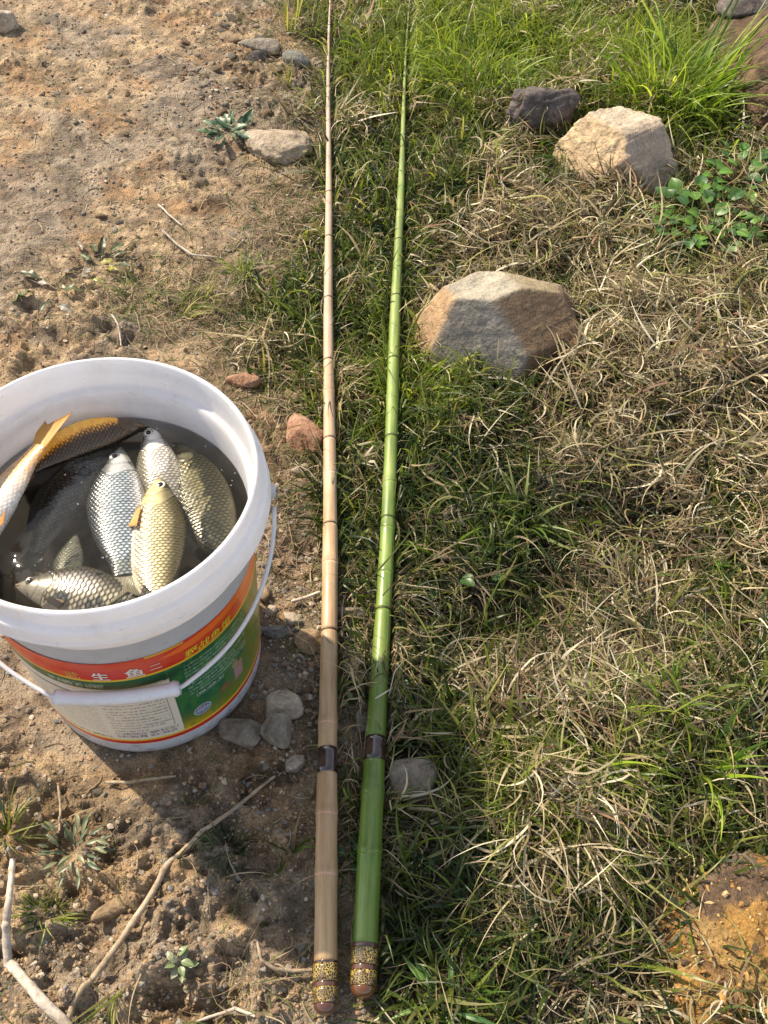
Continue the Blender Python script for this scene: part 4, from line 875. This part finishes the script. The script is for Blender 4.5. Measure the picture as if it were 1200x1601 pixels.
stick('twig', [(722, 80), (735, 50), (752, 20), (762, -5)], [0.0012, 0.0014, 0.0014, 0.001], 'straight pale straw rising from far green grass', 'twig', mat=M_twig2, lift=[0.03, 0.06, 0.09, 0.11])
# ------------------------------------------------------------------ grass
def blades(base, az, L, w, el0, del_, daz, nseg=5, col=None, keepfloor=True, zf=None, rodclear=True, over=0.16):
    """ribbons that start at base, rise at el0 and bend down; returns V, F, C"""
    m = len(base); P = np.zeros((m, nseg+1, 3)); P[:, 0] = base
    a = az.copy(); e = el0.copy(); dirs = np.zeros((m, nseg+1, 3)); st = (L/nseg)
    for k in range(nseg):
        ca, sa, ce, se = np.cos(a), np.sin(a), np.cos(e), np.sin(e)
        d = np.stack([ca*ce, sa*ce, se], -1); dirs[:, k] = d; P[:, k+1] = P[:, k]+d*st[:, None]
        a = a+daz/nseg*(1+0.9*rng.normal(size=m)*0.5); e = e-del_/nseg*(0.5+1.0*k/nseg)
    dirs[:, nseg] = dirs[:, nseg-1]
    x, y = P[..., 0], P[..., 1]
    if keepfloor:
        gz = ground_z(x, y) if zf is None else zf(x, y); P[..., 2] = np.maximum(P[..., 2], gz+0.0012)
    if rodclear:
        for A, B in (TAN, GRN):
            s, n, Lr = seg_dist(x, y, A, B); zr = A[2]+(B[2]-A[2])*np.clip(s/Lr, 0, 1); rr = 0.0125-0.008*np.clip(s/Lr, 0, 1)
            hit = (np.abs(n) < rr+0.004) & (s > -0.01) & (P[..., 2] > zr-rr*1.0); lucky = (rng.uniform(size=m) < over)[:, None] & (s > 0.25)
            P[..., 2] = np.where(hit & ~lucky, np.minimum(P[..., 2], zr-rr-0.0015), P[..., 2])
        d = np.hypot(x-BX, y-BY); lim = np.where(P[..., 2] < 0.27, 0.136, 0.155); f = np.where(d < lim, lim/np.maximum(d, 1e-3), 1)
        P[..., 0] = BX+(x-BX)*f; P[..., 1] = BY+(y-BY)*f
    side = np.stack([-dirs[..., 1], dirs[..., 0], 0*dirs[..., 0]], -1); side /= np.linalg.norm(side, axis=-1, keepdims=True)+1e-9
    tw = rng.uniform(-0.9, 0.9, m)[:, None]+rng.normal(size=(m, 1))*0.4*np.linspace(0, 1, nseg+1)[None]; upv = np.cross(dirs, side)
    side = side*np.cos(tw)[..., None]-upv*np.sin(tw)[..., None]
    t = np.linspace(0, 1, nseg+1)[None]; wd = w[:, None]*(0.55+0.45*np.sin(np.pi*np.minimum(t*1.3+0.15, 1)))*(1-t**3*0.9)
    Lf = P-side*wd[..., None]/2; Rt = P+side*wd[..., None]/2
    V = np.stack([Lf, Rt], 2).reshape(-1, 3); b = (np.arange(m)*(nseg+1)*2)[:, None]; k = np.arange(nseg)[None]*2
    q = b+k; F = np.stack([q, q+1, q+3, q+2], -1).reshape(-1, 4)
    C = None
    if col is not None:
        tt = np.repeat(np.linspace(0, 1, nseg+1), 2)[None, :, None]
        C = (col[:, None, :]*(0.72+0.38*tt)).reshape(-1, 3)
    return V, F, C
def excl(x, y):
    ok = np.ones(x.shape, bool)
    for cx, cy, rx, ry in EXC: ok &= ((x-cx)/rx)**2+((y-cy)/ry)**2 > 1
    return ok
def sample(n, dens, tries=14):
    """points on the ground in and around the frame, density per area = dens(px,py,x,y,g) in 0..1"""
    xs, ys = [], []; got = 0
    while got < n and tries > 0:
        y = rng.uniform(0.05, 2.35, n*2); x = rng.uniform(-1.0, 1.05, n*2)
        g, px, py = grassiness(x, y); inside = (px > -150) & (px < 1350) & (py > -170) & (py < 1750)
        d = dens(px, py, x, y, g); ok = inside & (rng.uniform(size=len(x)) < d) & excl(x, y)
        xs.append(x[ok]); ys.append(y[ok]); got += int(ok.sum()); tries -= 1
    return np.concatenate(xs)[:n], np.concatenate(ys)[:n]
def B(px, py, *a): return blob(px, py, *a)
def green_d(px, py, x, y, g):
    d = 0.13+0.60*ss(0.46, 0.64, fbm(x*9, y*9, 301, 3))
    d = d+1.3*B(px, py, 720, 110, 170, 90)+1.2*B(px, py, 1040, 130, 170, 90)+0.8*B(px, py, 640, 590, 80, 70)+0.6*B(px, py, 590, 330, 120, 120)+0.5*B(px, py, 570, 500, 80, 120)
    d = d+1.1*B(px, py, 880, 1240, 210, 110)+0.5*B(px, py, 1130, 1180, 120, 120)+0.6*B(px, py, 700, 1480, 170, 130)+0.8*B(px, py, 760, 800, 150, 170)+0.55*B(px, py, 1130, 900, 80, 80)+0.9*B(px, py, 1100, 400, 110, 90)
    d = d+0.7*B(px, py, 650, 720, 60, 120)+0.5*B(px, py, 640, 1120, 70, 120)
    d = d*(1-0.85*B(px, py, 1000, 600, 190, 100))
    return np.clip(d, 0, 1)*ss(0.35, 0.9, g)
def straw_d(px, py, x, y, g):
    d = 0.06+0.62*ss(0.46, 0.60, fbm(x*13, y*13, 351, 3))
    d = d+0.9*B(px, py, 1010, 590, 200, 130)+0.8*B(px, py, 950, 1080, 260, 120)+0.5*B(px, py, 850, 340, 160, 110)+0.5*B(px, py, 1150, 800, 140, 200)
    d = d*(1-0.60*B(px, py, 780, 820, 150, 190))*(1-0.75*B(px, py, 720, 90, 200, 90))*(1-0.7*B(px, py, 1050, 110, 150, 90))*(1-0.55*B(px, py, 600, 420, 70, 200))
    return np.clip(d, 0, 1)*ss(0.30, 0.85, g)
def mat_h(x, y):   # thickness of the straw mat
    px, py = PX(x, y, 0*x); return 0.004+0.050*ss(0.42, 0.75, fbm(x*11, y*11, 351, 3))+0.035*B(px, py, 1010, 590, 190, 110)+0.015*B(px, py, 950, 1100, 220, 110)

def build_straw():
    parts = []
    for n, Lr, wr, sd in ((30000, (0.015, 0.050), (0.0008, 0.0018), 0), (40000, (0.016, 0.060), (0.0009, 0.0022), 1), (12500, (0.035, 0.10), (0.0012, 0.0030), 2)):
        x, y = sample(n, straw_d if sd else (lambda px, py, x, y, g: 0.5*ss(0.4, 0.9, g))); m = len(x)
        near = np.clip((y-0.15)/1.2, 0, 1)
        z = ground_z(x, y)+mat_h(x, y)*rng.uniform(0, 1, m)**1.2*(0.4 if sd == 0 else 1)
        az = rng.uniform(0, 2*np.pi, m); az = np.where(rng.uniform(size=m) < 0.6, fbm(x*6, y*6, 99, 2)*16+rng.normal(size=m)*0.45, az)
        L = rng.uniform(*Lr, m); w = rng.uniform(*wr, m)*(1+0.45*near)
        el = rng.normal(0.30 if sd else 0.1, 0.40, m); de = rng.normal(0.9, 0.6, m); da = rng.normal(0, 1.3, m)
        if sd == 0:   # dark understory: shade deep in the mat put into the colour
            base = np.array([[0.07, 0.05, 0.03], [0.10, 0.075, 0.045], [0.05, 0.055, 0.02], [0.14, 0.10, 0.06]]); c = base[rng.integers(4, size=m)]*rng.uniform(0.6, 1.2, (m, 1))
        else:
            base = np.array([[0.46, 0.37, 0.215], [0.58, 0.49, 0.31], [0.26, 0.195, 0.10], [0.34, 0.245, 0.14], [0.78, 0.70, 0.52], [0.28, 0.28, 0.08], [0.10, 0.07, 0.04], [0.30, 0.17, 0.10]])
            c = base[rng.choice(8, p=[0.17, 0.14, 0.15, 0.12, 0.10, 0.13, 0.14, 0.05], size=m)]*rng.uniform(0.55, 1.15, (m, 1))
        px, py = PX(x, y, z); dark_shade = np.clip(B(px, py, 780, 850, 200, 230)+B(px, py, 760, 1480, 240, 130), 0, 1)[:, None]
        c = c*(1-0.62*dark_shade)+np.array([0.10, 0.08, 0.055])*0.62*dark_shade     # dark litter right of centre; lower patch has shade put into the colour
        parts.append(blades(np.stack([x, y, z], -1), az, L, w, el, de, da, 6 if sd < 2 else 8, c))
    merge('dry_grass', parts, M_straw)
def merge(name, parts, mat, **k):
    o = 0; Vs, Fs, Cs = [], [], []
    for V, F, C in parts: Vs.append(V); Fs.append(F+o); Cs.append(C); o += len(V)
    me = mesh_np(name, np.concatenate(Vs), np.concatenate(Fs), [mat], True, np.concatenate(Cs))
    if k.get('mesh'): return me
    return link(name, me, kind='stuff')
GP_ = np.array([[0.085, 0.125, 0.022], [0.14, 0.19, 0.026], [0.045, 0.075, 0.020], [0.24, 0.28, 0.05], [0.025, 0.048, 0.018], [0.32, 0.30, 0.11]])
def build_green():
    parts = []
    for n, Lr, wr, ns in ((36000, (0.018, 0.060), (0.0013, 0.0032), 5), (8500, (0.040, 0.09), (0.0024, 0.0052), 7)):
        x, y = sample(n, green_d); m = len(x); z = ground_z(x, y)
        g, px, py = grassiness(x, y); tall = 1+0.6*np.clip(B(px, py, 720, 90, 170, 90)+B(px, py, 1040, 130, 160, 90), 0, 1)
        az = rng.uniform(0, 2*np.pi, m); L = rng.uniform(*Lr, m)*tall; w = rng.uniform(*wr, m)
        el = rng.normal(1.0, 0.3, m); de = rng.normal(1.5, 0.6, m); da = rng.normal(0, 0.7, m)
        c = GP_[rng.choice(6, p=[0.20, 0.13, 0.26, 0.13, 0.18, 0.10], size=m)]*rng.uniform(0.7, 1.2, (m, 1))
        lush = np.clip(B(px, py, 720, 90, 190, 90)+B(px, py, 1040, 130, 160, 90)+B(px, py, 640, 590, 90, 70)+0.7*B(px, py, 880, 1220, 180, 90), 0, 1)[:, None]
        c = c*(1-0.5*lush)+np.array([0.36, 0.44, 0.05])*0.5*lush
        dkm = np.clip(B(px, py, 720, 820, 170, 260)+B(px, py, 700, 1480, 200, 140), 0, 1)[:, None]; c = c*(1-0.45*dkm)+np.array([0.035, 0.065, 0.02])*0.45*dkm  # darker green right of centre; lower patch has shade painted in
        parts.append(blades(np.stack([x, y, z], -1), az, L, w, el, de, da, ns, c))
    merge('green_grass', parts, M_grass)
build_straw(); build_green()
# thin litter and moss on the dirt near the grass edge
def rock_crumbs():
    V0, F0 = ICO[1]; m = 420; a = rng.uniform(0, 6.28, m); q = np.sqrt(rng.uniform(0, 1, m)); c0 = G(1140, 1500)
    x = c0[0]+0.085*q*np.cos(a); y = c0[1]+0.085*q*np.sin(a); dg = bpy.context.evaluated_depsgraph_get(); bpy.context.view_layer.update()
    zz = ground_z(x, y)
    for k in range(m):
        h = S.ray_cast(bpy.context.evaluated_depsgraph_get() if k == 0 else dg, Vector((x[k], y[k], 0.4)), Vector((0, 0, -1)))
        if h[0]: zz[k] = h[1].z
    s_ = 0.0015+0.006*rng.uniform(size=m)**3.5
    W = V0[None]*(1+0.3*rng.normal(size=(m, len(V0), 1)))*rng.uniform(0.4, 1.3, (m, 1, 3))*s_[:, None, None]/2
    V = (W+np.stack([x, y, zz+s_*0.1], -1)[:, None]).reshape(-1, 3); F = (F0[None]+(np.arange(m)*len(V0))[:, None, None]).reshape(-1, 3)
    pal = np.array([(0.42, 0.22, 0.06), (0.44, 0.28, 0.11), (0.08, 0.055, 0.03), (0.48, 0.34, 0.17), (0.26, 0.14, 0.05)])
    link('ochre_crumbs', mesh_np('ochre_crumbs', V, F, [M_bits], False, np.repeat(pal[rng.integers(5, size=m)], len(V0), 0)), kind='stuff')
rock_crumbs()
def build_litter():
    def d(px, py, x, y, g): return np.clip(0.8*B(px, py, 430, 560, 90, 90)+0.6*B(px, py, 300, 470, 160, 60)+0.6*B(px, py, 445, 320, 60, 130)+0.5*B(px, py, 460, 800, 50, 160)+0.35*B(px, py, 545, 1000, 40, 300)+0.5*B(px, py, 545, 1350, 40, 200)+0.3*B(px, py, 470, 60, 70, 90)+0.03*(1-g)+0.25*B(px, py, 420, 1550, 60, 60), 0, 1)
    x, y = sample(8500, d, 40); m = len(x); z = ground_z(x, y)+rng.uniform(0, 0.004, m)
    base = np.array([[0.40, 0.30, 0.185], [0.46, 0.37, 0.24], [0.16, 0.17, 0.05], [0.30, 0.2, 0.12], [0.09, 0.13, 0.03]])
    c = base[rng.integers(5, size=m)]*rng.uniform(0.6, 1.15, (m, 1))
    merge('plant_litter', [blades(np.stack([x, y, z], -1), rng.uniform(0, 6.28, m), rng.uniform(0.012, 0.06, m), rng.uniform(0.0006, 0.0016, m), rng.normal(0.15, 0.3, m), rng.normal(0.6, 0.5, m), rng.normal(0, 1.6, m), 6, c)], M_straw)
build_litter()

# ---- clumps one can point at
def clump(px, py, n, L, w, label, rad=0.012, pal=GP_, spread=0.45, name='grass_tuft', cat='grass tuft', ns=7, droop=1.5, az0=None, azs=3.14, group=None):
    p = G(px, py, 0.0); a = rng.uniform(0, 2*np.pi, n); rr = rad*np.sqrt(rng.uniform(0, 1, n))
    x = rr*np.cos(a); y = rr*np.sin(a); X, Y = x+p[0], y+p[1]; z = ground_z(X, Y)-0.002; z0 = float(ground_z(p[0], p[1]))
    az = a+rng.normal(size=n)*0.5 if az0 is None else az0+rng.uniform(-azs, azs, n)
    el = np.clip(rng.normal(1.45-spread*1.1, 0.30*spread*2, n), 0.1, 1.55)
    c = np.array(pal)[rng.integers(len(pal), size=n)]*rng.uniform(0.75, 1.2, (n, 1))
    V, F, C = blades(np.stack([X, Y, z], -1), az, L*rng.uniform(0.55, 1.1, n), w*rng.uniform(0.7, 1.2, n), el, rng.normal(droop, 0.4, n), rng.normal(0, 0.4, n), ns, c)
    V = V-np.array([p[0], p[1], z0])
    return link(name, mesh_np(name, V, F, [M_grass], True, C), label=label, cat=cat, group=group, loc=(p[0], p[1], z0))
BRT = [[0.22, 0.34, 0.03], [0.32, 0.44, 0.045], [0.13, 0.22, 0.02], [0.40, 0.46, 0.08], [0.07, 0.14, 0.02]]
DRK = [[0.035, 0.07, 0.03], [0.05, 0.10, 0.04], [0.08, 0.12, 0.05], [0.15, 0.17, 0.07]]
YEL = [[0.30, 0.32, 0.07], [0.38, 0.36, 0.12], [0.2, 0.26, 0.04], [0.45, 0.40, 0.22]]
clump(1035, 165, 260, 0.16, 0.0040, 'tall bright grass clump behind the pale tan boulder', 0.085, BRT, 0.30, ns=9, droop=1.0)
clump(1085, 150, 26, 0.26, 0.0075, 'broad upright grass blades reaching up before the brown bank', 0.045, BRT, 0.32, ns=10, droop=0.7)
clump(1150, 215, 60, 0.14, 0.005, 'leafy bright grass at the right edge under the bank', 0.05, BRT, 0.5, droop=1.3)
clump(745, 130, 320, 0.13, 0.0034, 'large bright green grass clump near the green rod tip', 0.085, BRT, 0.5, ns=8, droop=1.5)
clump(850, 70, 200, 0.11, 0.0032, 'green grass patch at the top edge right of the rods', 0.09, BRT, 0.4, ns=8)
clump(600, 95, 130, 0.10, 0.0030, 'pale green grass patch between the two rod tips', 0.06, YEL+BRT, 0.45, ns=8)
clump(452, 52, 16, 0.13, 0.0034, 'thin yellow green stems standing left of the tan rod tip', 0.014, YEL, 0.15, droop=0.5)
clump(450, 132, 9, 0.07, 0.003, 'small yellow grass sprout below the blue grey stone', 0.008, YEL, 0.2, droop=0.7)
clump(645, 610, 150, 0.085, 0.0030, 'bright green tuft right of the green rod before the boulder', 0.038, BRT, 0.55, droop=1.6)
clump(690, 575, 70, 0.075, 0.003, 'grass tuft growing at the lower left foot of the grey boulder', 0.03, BRT, 0.5)
clump(595, 310, 70, 0.07, 0.0028, 'green tuft between the two rods halfway to their tips', 0.03, GP_, 0.5)
clump(560, 470, 90, 0.06, 0.0026, 'dark green tuft between the rods level with the boulder', 0.035, DRK+BRT, 0.6)
clump(378, 425, 42, 0.050, 0.0022, 'little light green tuft on the dirt left of the tan rod', 0.012, BRT, 0.5)
clump(300, 470, 60, 0.07, 0.0022, 'flattened yellowish grass strand lying on dirt behind the bucket', 0.035, YEL, 0.95, az0=0.3, azs=0.9, droop=0.6)
clump(215, 455, 50, 0.06, 0.002, 'sparse olive grass beside the dark yellow leaved weed', 0.03, YEL+DRK, 0.95, droop=0.8)
clump(480, 420, 55, 0.06, 0.0026, 'green tuft hugging the left side of the tan rod', 0.03, BRT+DRK, 0.6)
clump(480, 500, 45, 0.055, 0.0024, 'dim tuft left of the tan rod above the flat brown stone', 0.025, DRK+BRT, 0.6)
clump(12, 1310, 50, 0.055, 0.0020, 'yellow green grass tuft at the left edge in front of the bucket', 0.014, YEL+DRK, 0.55)
clump(70, 1428, 70, 0.030, 0.0015, 'small dense green tuft beside the short pale stem', 0.013, YEL+DRK+BRT, 0.6)
clump(352, 1330, 110, 0.028, 0.0012, 'dark wiry green tuft touching the long dry stick', 0.016, DRK, 0.7)
clump(1120, 560, 40, 0.05, 0.003, 'small green tuft right of the thick straw heap', 0.03, BRT, 0.6)
clump(930, 1210, 70, 0.075, 0.0034, 'yellow green tuft in the sunlit lower grass', 0.04, YEL+BRT, 0.45)
clump(655, 760, 45, 0.06, 0.0034, 'mid green tuft close to the right side of the green rod', 0.025, BRT+DRK, 0.6)
clump(660, 250, 60, 0.06, 0.003, 'dark leafy tuft right of the green rod, level with tan boulder', 0.035, DRK+BRT, 0.6)
clump(820, 805, 34, 0.10, 0.0050, 'star shaped weed with long arching blades right of the green rod', 0.008, [[0.20, 0.27, 0.06], [0.30, 0.34, 0.14], [0.13, 0.22, 0.04]], 0.75, droop=1.4)
clump(690, 870, 12, 0.085, 0.005, 'few broad bright blades lying right of the green rod middle', 0.010, BRT, 0.7)
clump(1130, 880, 40, 0.06, 0.004, 'bright leafy weed at the right edge below the straw heap', 0.03, BRT, 0.7)
clump(905, 1180, 60, 0.10, 0.0034, 'yellow green upright tuft in the lower straw field', 0.03, YEL+BRT, 0.4, droop=1.0)
clump(1095, 1200, 26, 0.10, 0.0050, 'broad bright blades standing at right above the ochre rock', 0.022, BRT, 0.4, droop=1.0)
clump(1040, 1120, 18, 0.08, 0.0036, 'few green blades in the straw right of centre', 0.012, BRT, 0.4)
clump(840, 1260, 110, 0.06, 0.0028, 'dense bright tuft in the lower grass right of the grey stone', 0.045, BRT+YEL, 0.5)
clump(960, 1290, 90, 0.06, 0.0030, 'bushy green tuft just above the ochre rock', 0.045, BRT+GP_.tolist(), 0.5)
clump(1090, 1325, 20, 0.07, 0.0044, 'olive blades hanging over the top of the ochre rock', 0.022, YEL+DRK, 0.6)
clump(640, 1530, 60, 0.055, 0.0030, 'green tuft right of the green rod butt', 0.03, GP_, 0.5)
clump(740, 1440, 40, 0.07, 0.003, 'dark green tuft in the shaded lower grass', 0.03, DRK+GP_.tolist(), 0.5)
clump(900, 1420, 30, 0.07, 0.003, 'dark green tuft left of the ochre rock', 0.03, DRK+GP_.tolist(), 0.5)
clump(720, 1560, 26, 0.05, 0.0045, 'broad leaved tuft at the bottom edge right of the rods', 0.02, BRT+DRK, 0.7)
clump(505, 640, 30, 0.05, 0.0024, 'thin blades just behind the angular reddish stone', 0.02, BRT, 0.6)
clump(545, 820, 60, 0.045, 0.0022, 'short green tuft between the rods in the middle', 0.025, GP_, 0.6)
clump(548, 700, 55, 0.05, 0.0024, 'green tuft between the rods level with the reddish stone', 0.025, GP_, 0.6)
clump(560, 1350, 26, 0.035, 0.0018, 'dim blades between the rods near their butts', 0.012, DRK, 0.6)
clump(345, 1575, 14, 0.045, 0.0016, 'wiry dry tuft at the bottom edge left of the tan rod', 0.012, YEL, 0.6)
clump(190, 1560, 12, 0.06, 0.0022, 'long dry blades lying by the foot of the long stick', 0.008, YEL, 0.8, az0=-1.9, azs=0.5)

# ---- leafy weeds; each leaf a part
def leaf_mesh(L, W, fold=0.25, droop=0.35, n=7, tip=1.0, wavy=0.0, col=(0.08, 0.16, 0.03), seed=0):
    u = np.linspace(0, 1, n); v = np.linspace(-1, 1, 7); U, Vv = np.meshgrid(u, v, indexing='ij')
    prof_ = np.sin(np.pi*np.clip(U, 0.03, 0.985)**tip)**0.8; x = U*L; y = Vv*W/2*prof_
    z = np.abs(Vv)*W/2*prof_*fold*1.2-droop*L*U**2+0.35*droop*L*U+wavy*W*np.sin(U*14+seed)*np.abs(Vv)
    c = np.array(col)[None, None]*(1.0+0.35*np.exp(-(Vv/0.12)**2)[..., None]+0.12*np.sin(U*30+np.abs(Vv)*5)[..., None])
    Vt = np.stack([x, y, z], -1).reshape(-1, 3); Fq = grid_faces(n, 7); t = 0.00035
    V2 = Vt-np.array([0, 0, t]); nn = len(Vt)
    return mesh_np('leaf', np.concatenate([Vt, V2]), np.concatenate([Fq, Fq[:, ::-1]+nn]), [M_leaf], True, np.concatenate([c.reshape(-1, 3)]*2))
def weed(name, px, py, leaves, meshes, label, cat='weed', spread=0.02, el=(0.1, 0.6), sc=(0.7, 1.2), lift=0.003, stem=None, group=None, flat=False):
    p = G(px, py, 0.0); z0 = float(ground_z(p[0], p[1])); root = link(name, None, label=label, cat=cat, group=group, loc=(p[0], p[1], z0+lift))
    for k in range(leaves):
        az = k*2.399+rng.normal()*0.3; q = spread*math.sqrt((k+0.5)/leaves)
        o = link('leaf', meshes[k % len(meshes)], root); x, y = q*math.cos(az), q*math.sin(az)
        dz = float(ground_z(p[0]+x, p[1]+y))-z0
        o.location = (x, y, dz*0.8+rng.uniform(0, 0.006) if not flat else 0.0); s = rng.uniform(*sc); o.scale = (s, s, s)
        o.rotation_euler = (rng.normal()*0.25, -rng.uniform(*el), az+rng.normal()*0.35)
    return root
LFd = [leaf_mesh(0.030, 0.012, col=(0.035, 0.085, 0.035), seed=1, wavy=0.12), leaf_mesh(0.026, 0.010, col=(0.06, 0.12, 0.045), seed=2, wavy=0.15), leaf_mesh(0.024, 0.011, col=(0.20, 0.25, 0.15), seed=3, wavy=0.1)]
LFc = [leaf_mesh(0.030, 0.026, col=(0.075, 0.17, 0.025), tip=0.8, fold=0.15, seed=1), leaf_mesh(0.026, 0.024, col=(0.11, 0.23, 0.03), tip=0.8, fold=0.2, seed=4), leaf_mesh(0.028, 0.024, col=(0.045, 0.11, 0.025), tip=0.8, seed=6)]
LFy = [leaf_mesh(0.032, 0.013, col=(0.28, 0.27, 0.03), seed=2, wavy=0.2), leaf_mesh(0.030, 0.012, col=(0.10, 0.12, 0.04), seed=5, wavy=0.25), leaf_mesh(0.022, 0.011, col=(0.34, 0.32, 0.27), seed=7, wavy=0.2), leaf_mesh(0.034, 0.010, col=(0.06, 0.07, 0.03), seed=8, wavy=0.25), leaf_mesh(0.026, 0.008, col=(0.16, 0.11, 0.06), seed=9, wavy=0.3)]
LFp = [leaf_mesh(0.012, 0.0075, col=(0.20, 0.26, 0.12), seed=1, tip=0.8), leaf_mesh(0.011, 0.008, col=(0.30, 0.32, 0.2), seed=3, tip=0.8)]
LFb = [leaf_mesh(0.045, 0.0065, col=(0.13, 0.22, 0.04), seed=1, droop=0.7, n=9), leaf_mesh(0.040, 0.006, col=(0.06, 0.14, 0.035), seed=2, droop=0.6, n=9)]
LFs = [leaf_mesh(0.014, 0.0032, col=(0.15, 0.18, 0.10), seed=1, droop=0.3), leaf_mesh(0.017, 0.0035, col=(0.09, 0.12, 0.06), seed=2), leaf_mesh(0.013, 0.004, col=(0.22, 0.23, 0.13), seed=3)]
weed('rosette_weed', 358, 218, 26, LFd, 'dark crinkled rosette weed on the dirt beside the flat beige stone', spread=0.030, el=(0.2, 0.9))
weed('wilted_weed', 150, 415, 15, LFy, 'wilted weed with yellow and dark leaves on the dirt behind the bucket', spread=0.035, el=(0.1, 0.7))
weed('wilted_weed', 85, 462, 7, LFy[1:], 'flattened grey leaf litter left of the wilted yellow weed', spread=0.035, el=(0.0, 0.2))
weed('stem_weed', 118, 1330, 44, LFs, 'grey green weed with small narrow leaves in front of the bucket', spread=0.028, el=(0.1, 0.8), lift=0.006)
weed('succulent_weed', 284, 1510, 11, LFp, 'tiny pale green succulent rosette alone on the bottom clay', spread=0.007, el=(0.1, 0.7), sc=(0.8, 1.1))
clump(455, 1335, 9, 0.045, 0.0042, 'few green and brown blades sprouting left of the tan rod handle', 0.006, [[0.16, 0.24, 0.04], [0.10, 0.15, 0.05], [0.30, 0.20, 0.10]], 0.75, droop=1.3)
weed('clover', 1095, 370, 60, LFc, 'patch of round bright clover leaves near the right edge', 'clover', spread=0.085, el=(0.1, 0.6), sc=(0.6, 1.0), lift=0.034)
weed('clover', 1150, 300, 30, LFc, 'smaller dark clover patch above the bright one at right edge', 'clover', spread=0.06, el=(0.1, 0.6), sc=(0.6, 1.0), lift=0.030)
weed('leafy_weed', 868, 278, 13, LFc, 'dark round leaved weed at the left foot of the tan boulder', spread=0.03, el=(0.1, 0.7), sc=(0.8, 1.3), lift=0.012)
weed('leafy_weed', 812, 240, 10, LFc[2:]+LFc[:1], 'dark leaves below the jagged purple brown rock', spread=0.03, el=(0.1, 0.6), sc=(0.7, 1.1), lift=0.012)
weed('yellow_leaf_weed', 712, 170, 2, [leaf_mesh(0.032, 0.018, col=(0.55, 0.50, 0.02), seed=1)], 'single bright yellow leaf pair right of the green rod', 'leaf', spread=0.006, el=(0.3, 0.7), lift=0.02)
weed('yellow_leaf_weed', 598, 166, 3, [leaf_mesh(0.034, 0.016, col=(0.50, 0.52, 0.03), seed=2)], 'bright yellow green leaves left of the green rod near its tip', 'leaf', spread=0.010, el=(0.1, 0.3), lift=0.008)
weed('leafy_weed', 1160, 870, 14, LFc[:2]+LFb[:1], 'bright broad leaved weed cut by the right edge in the middle', spread=0.035, el=(0.1, 0.7), lift=0.01)
weed('leafy_weed', 1130, 195, 12, LFb+LFc[:1], 'broad leaved weed under the tall blades by the bank', spread=0.05, el=(0.4, 1.1), sc=(1.0, 1.7), lift=0.02)
weed('leafy_weed', 640, 1125, 12, LFp+LFc[2:], 'tiny dark leaved weed right of the green rod above its dark band', spread=0.025, el=(0.1, 0.6), sc=(0.5, 0.9))
weed('leafy_weed', 720, 880, 9, LFc[2:], 'three dark oval leaves sunk in shaded grass right of centre', spread=0.05, el=(0.1, 0.6), sc=(0.5, 0.8))
weed('leafy_weed', 830, 1420, 9, LFb[1:]+LFp, 'dark narrow leaved weed in the lower right grass', spread=0.03, el=(0.3, 0.9), sc=(0.6, 0.9))
weed('leafy_weed', 690, 1575, 10, LFb, 'green spreading weed at the bottom edge right of the rod butts', spread=0.02, el=(0.1, 0.6), sc=(0.6, 0.9))
weed('sprout', 555, 1100, 6, LFp, 'tiny green sprout between the rods above the dark bands', spread=0.01, el=(0.1, 0.6))
weed('sprout', 545, 1345, 5, LFc[2:], 'small dark round leaves between the rods near their butts', spread=0.010, el=(0.1, 0.5), sc=(0.3, 0.5))
weed('flat_leaf', 496, 1405, 2, [leaf_mesh(0.022, 0.006, col=(0.12, 0.2, 0.13), seed=2)], 'thin grey green leaf pointing at the tan rod near its butt', 'leaf', spread=0.004, el=(0.0, 0.2))
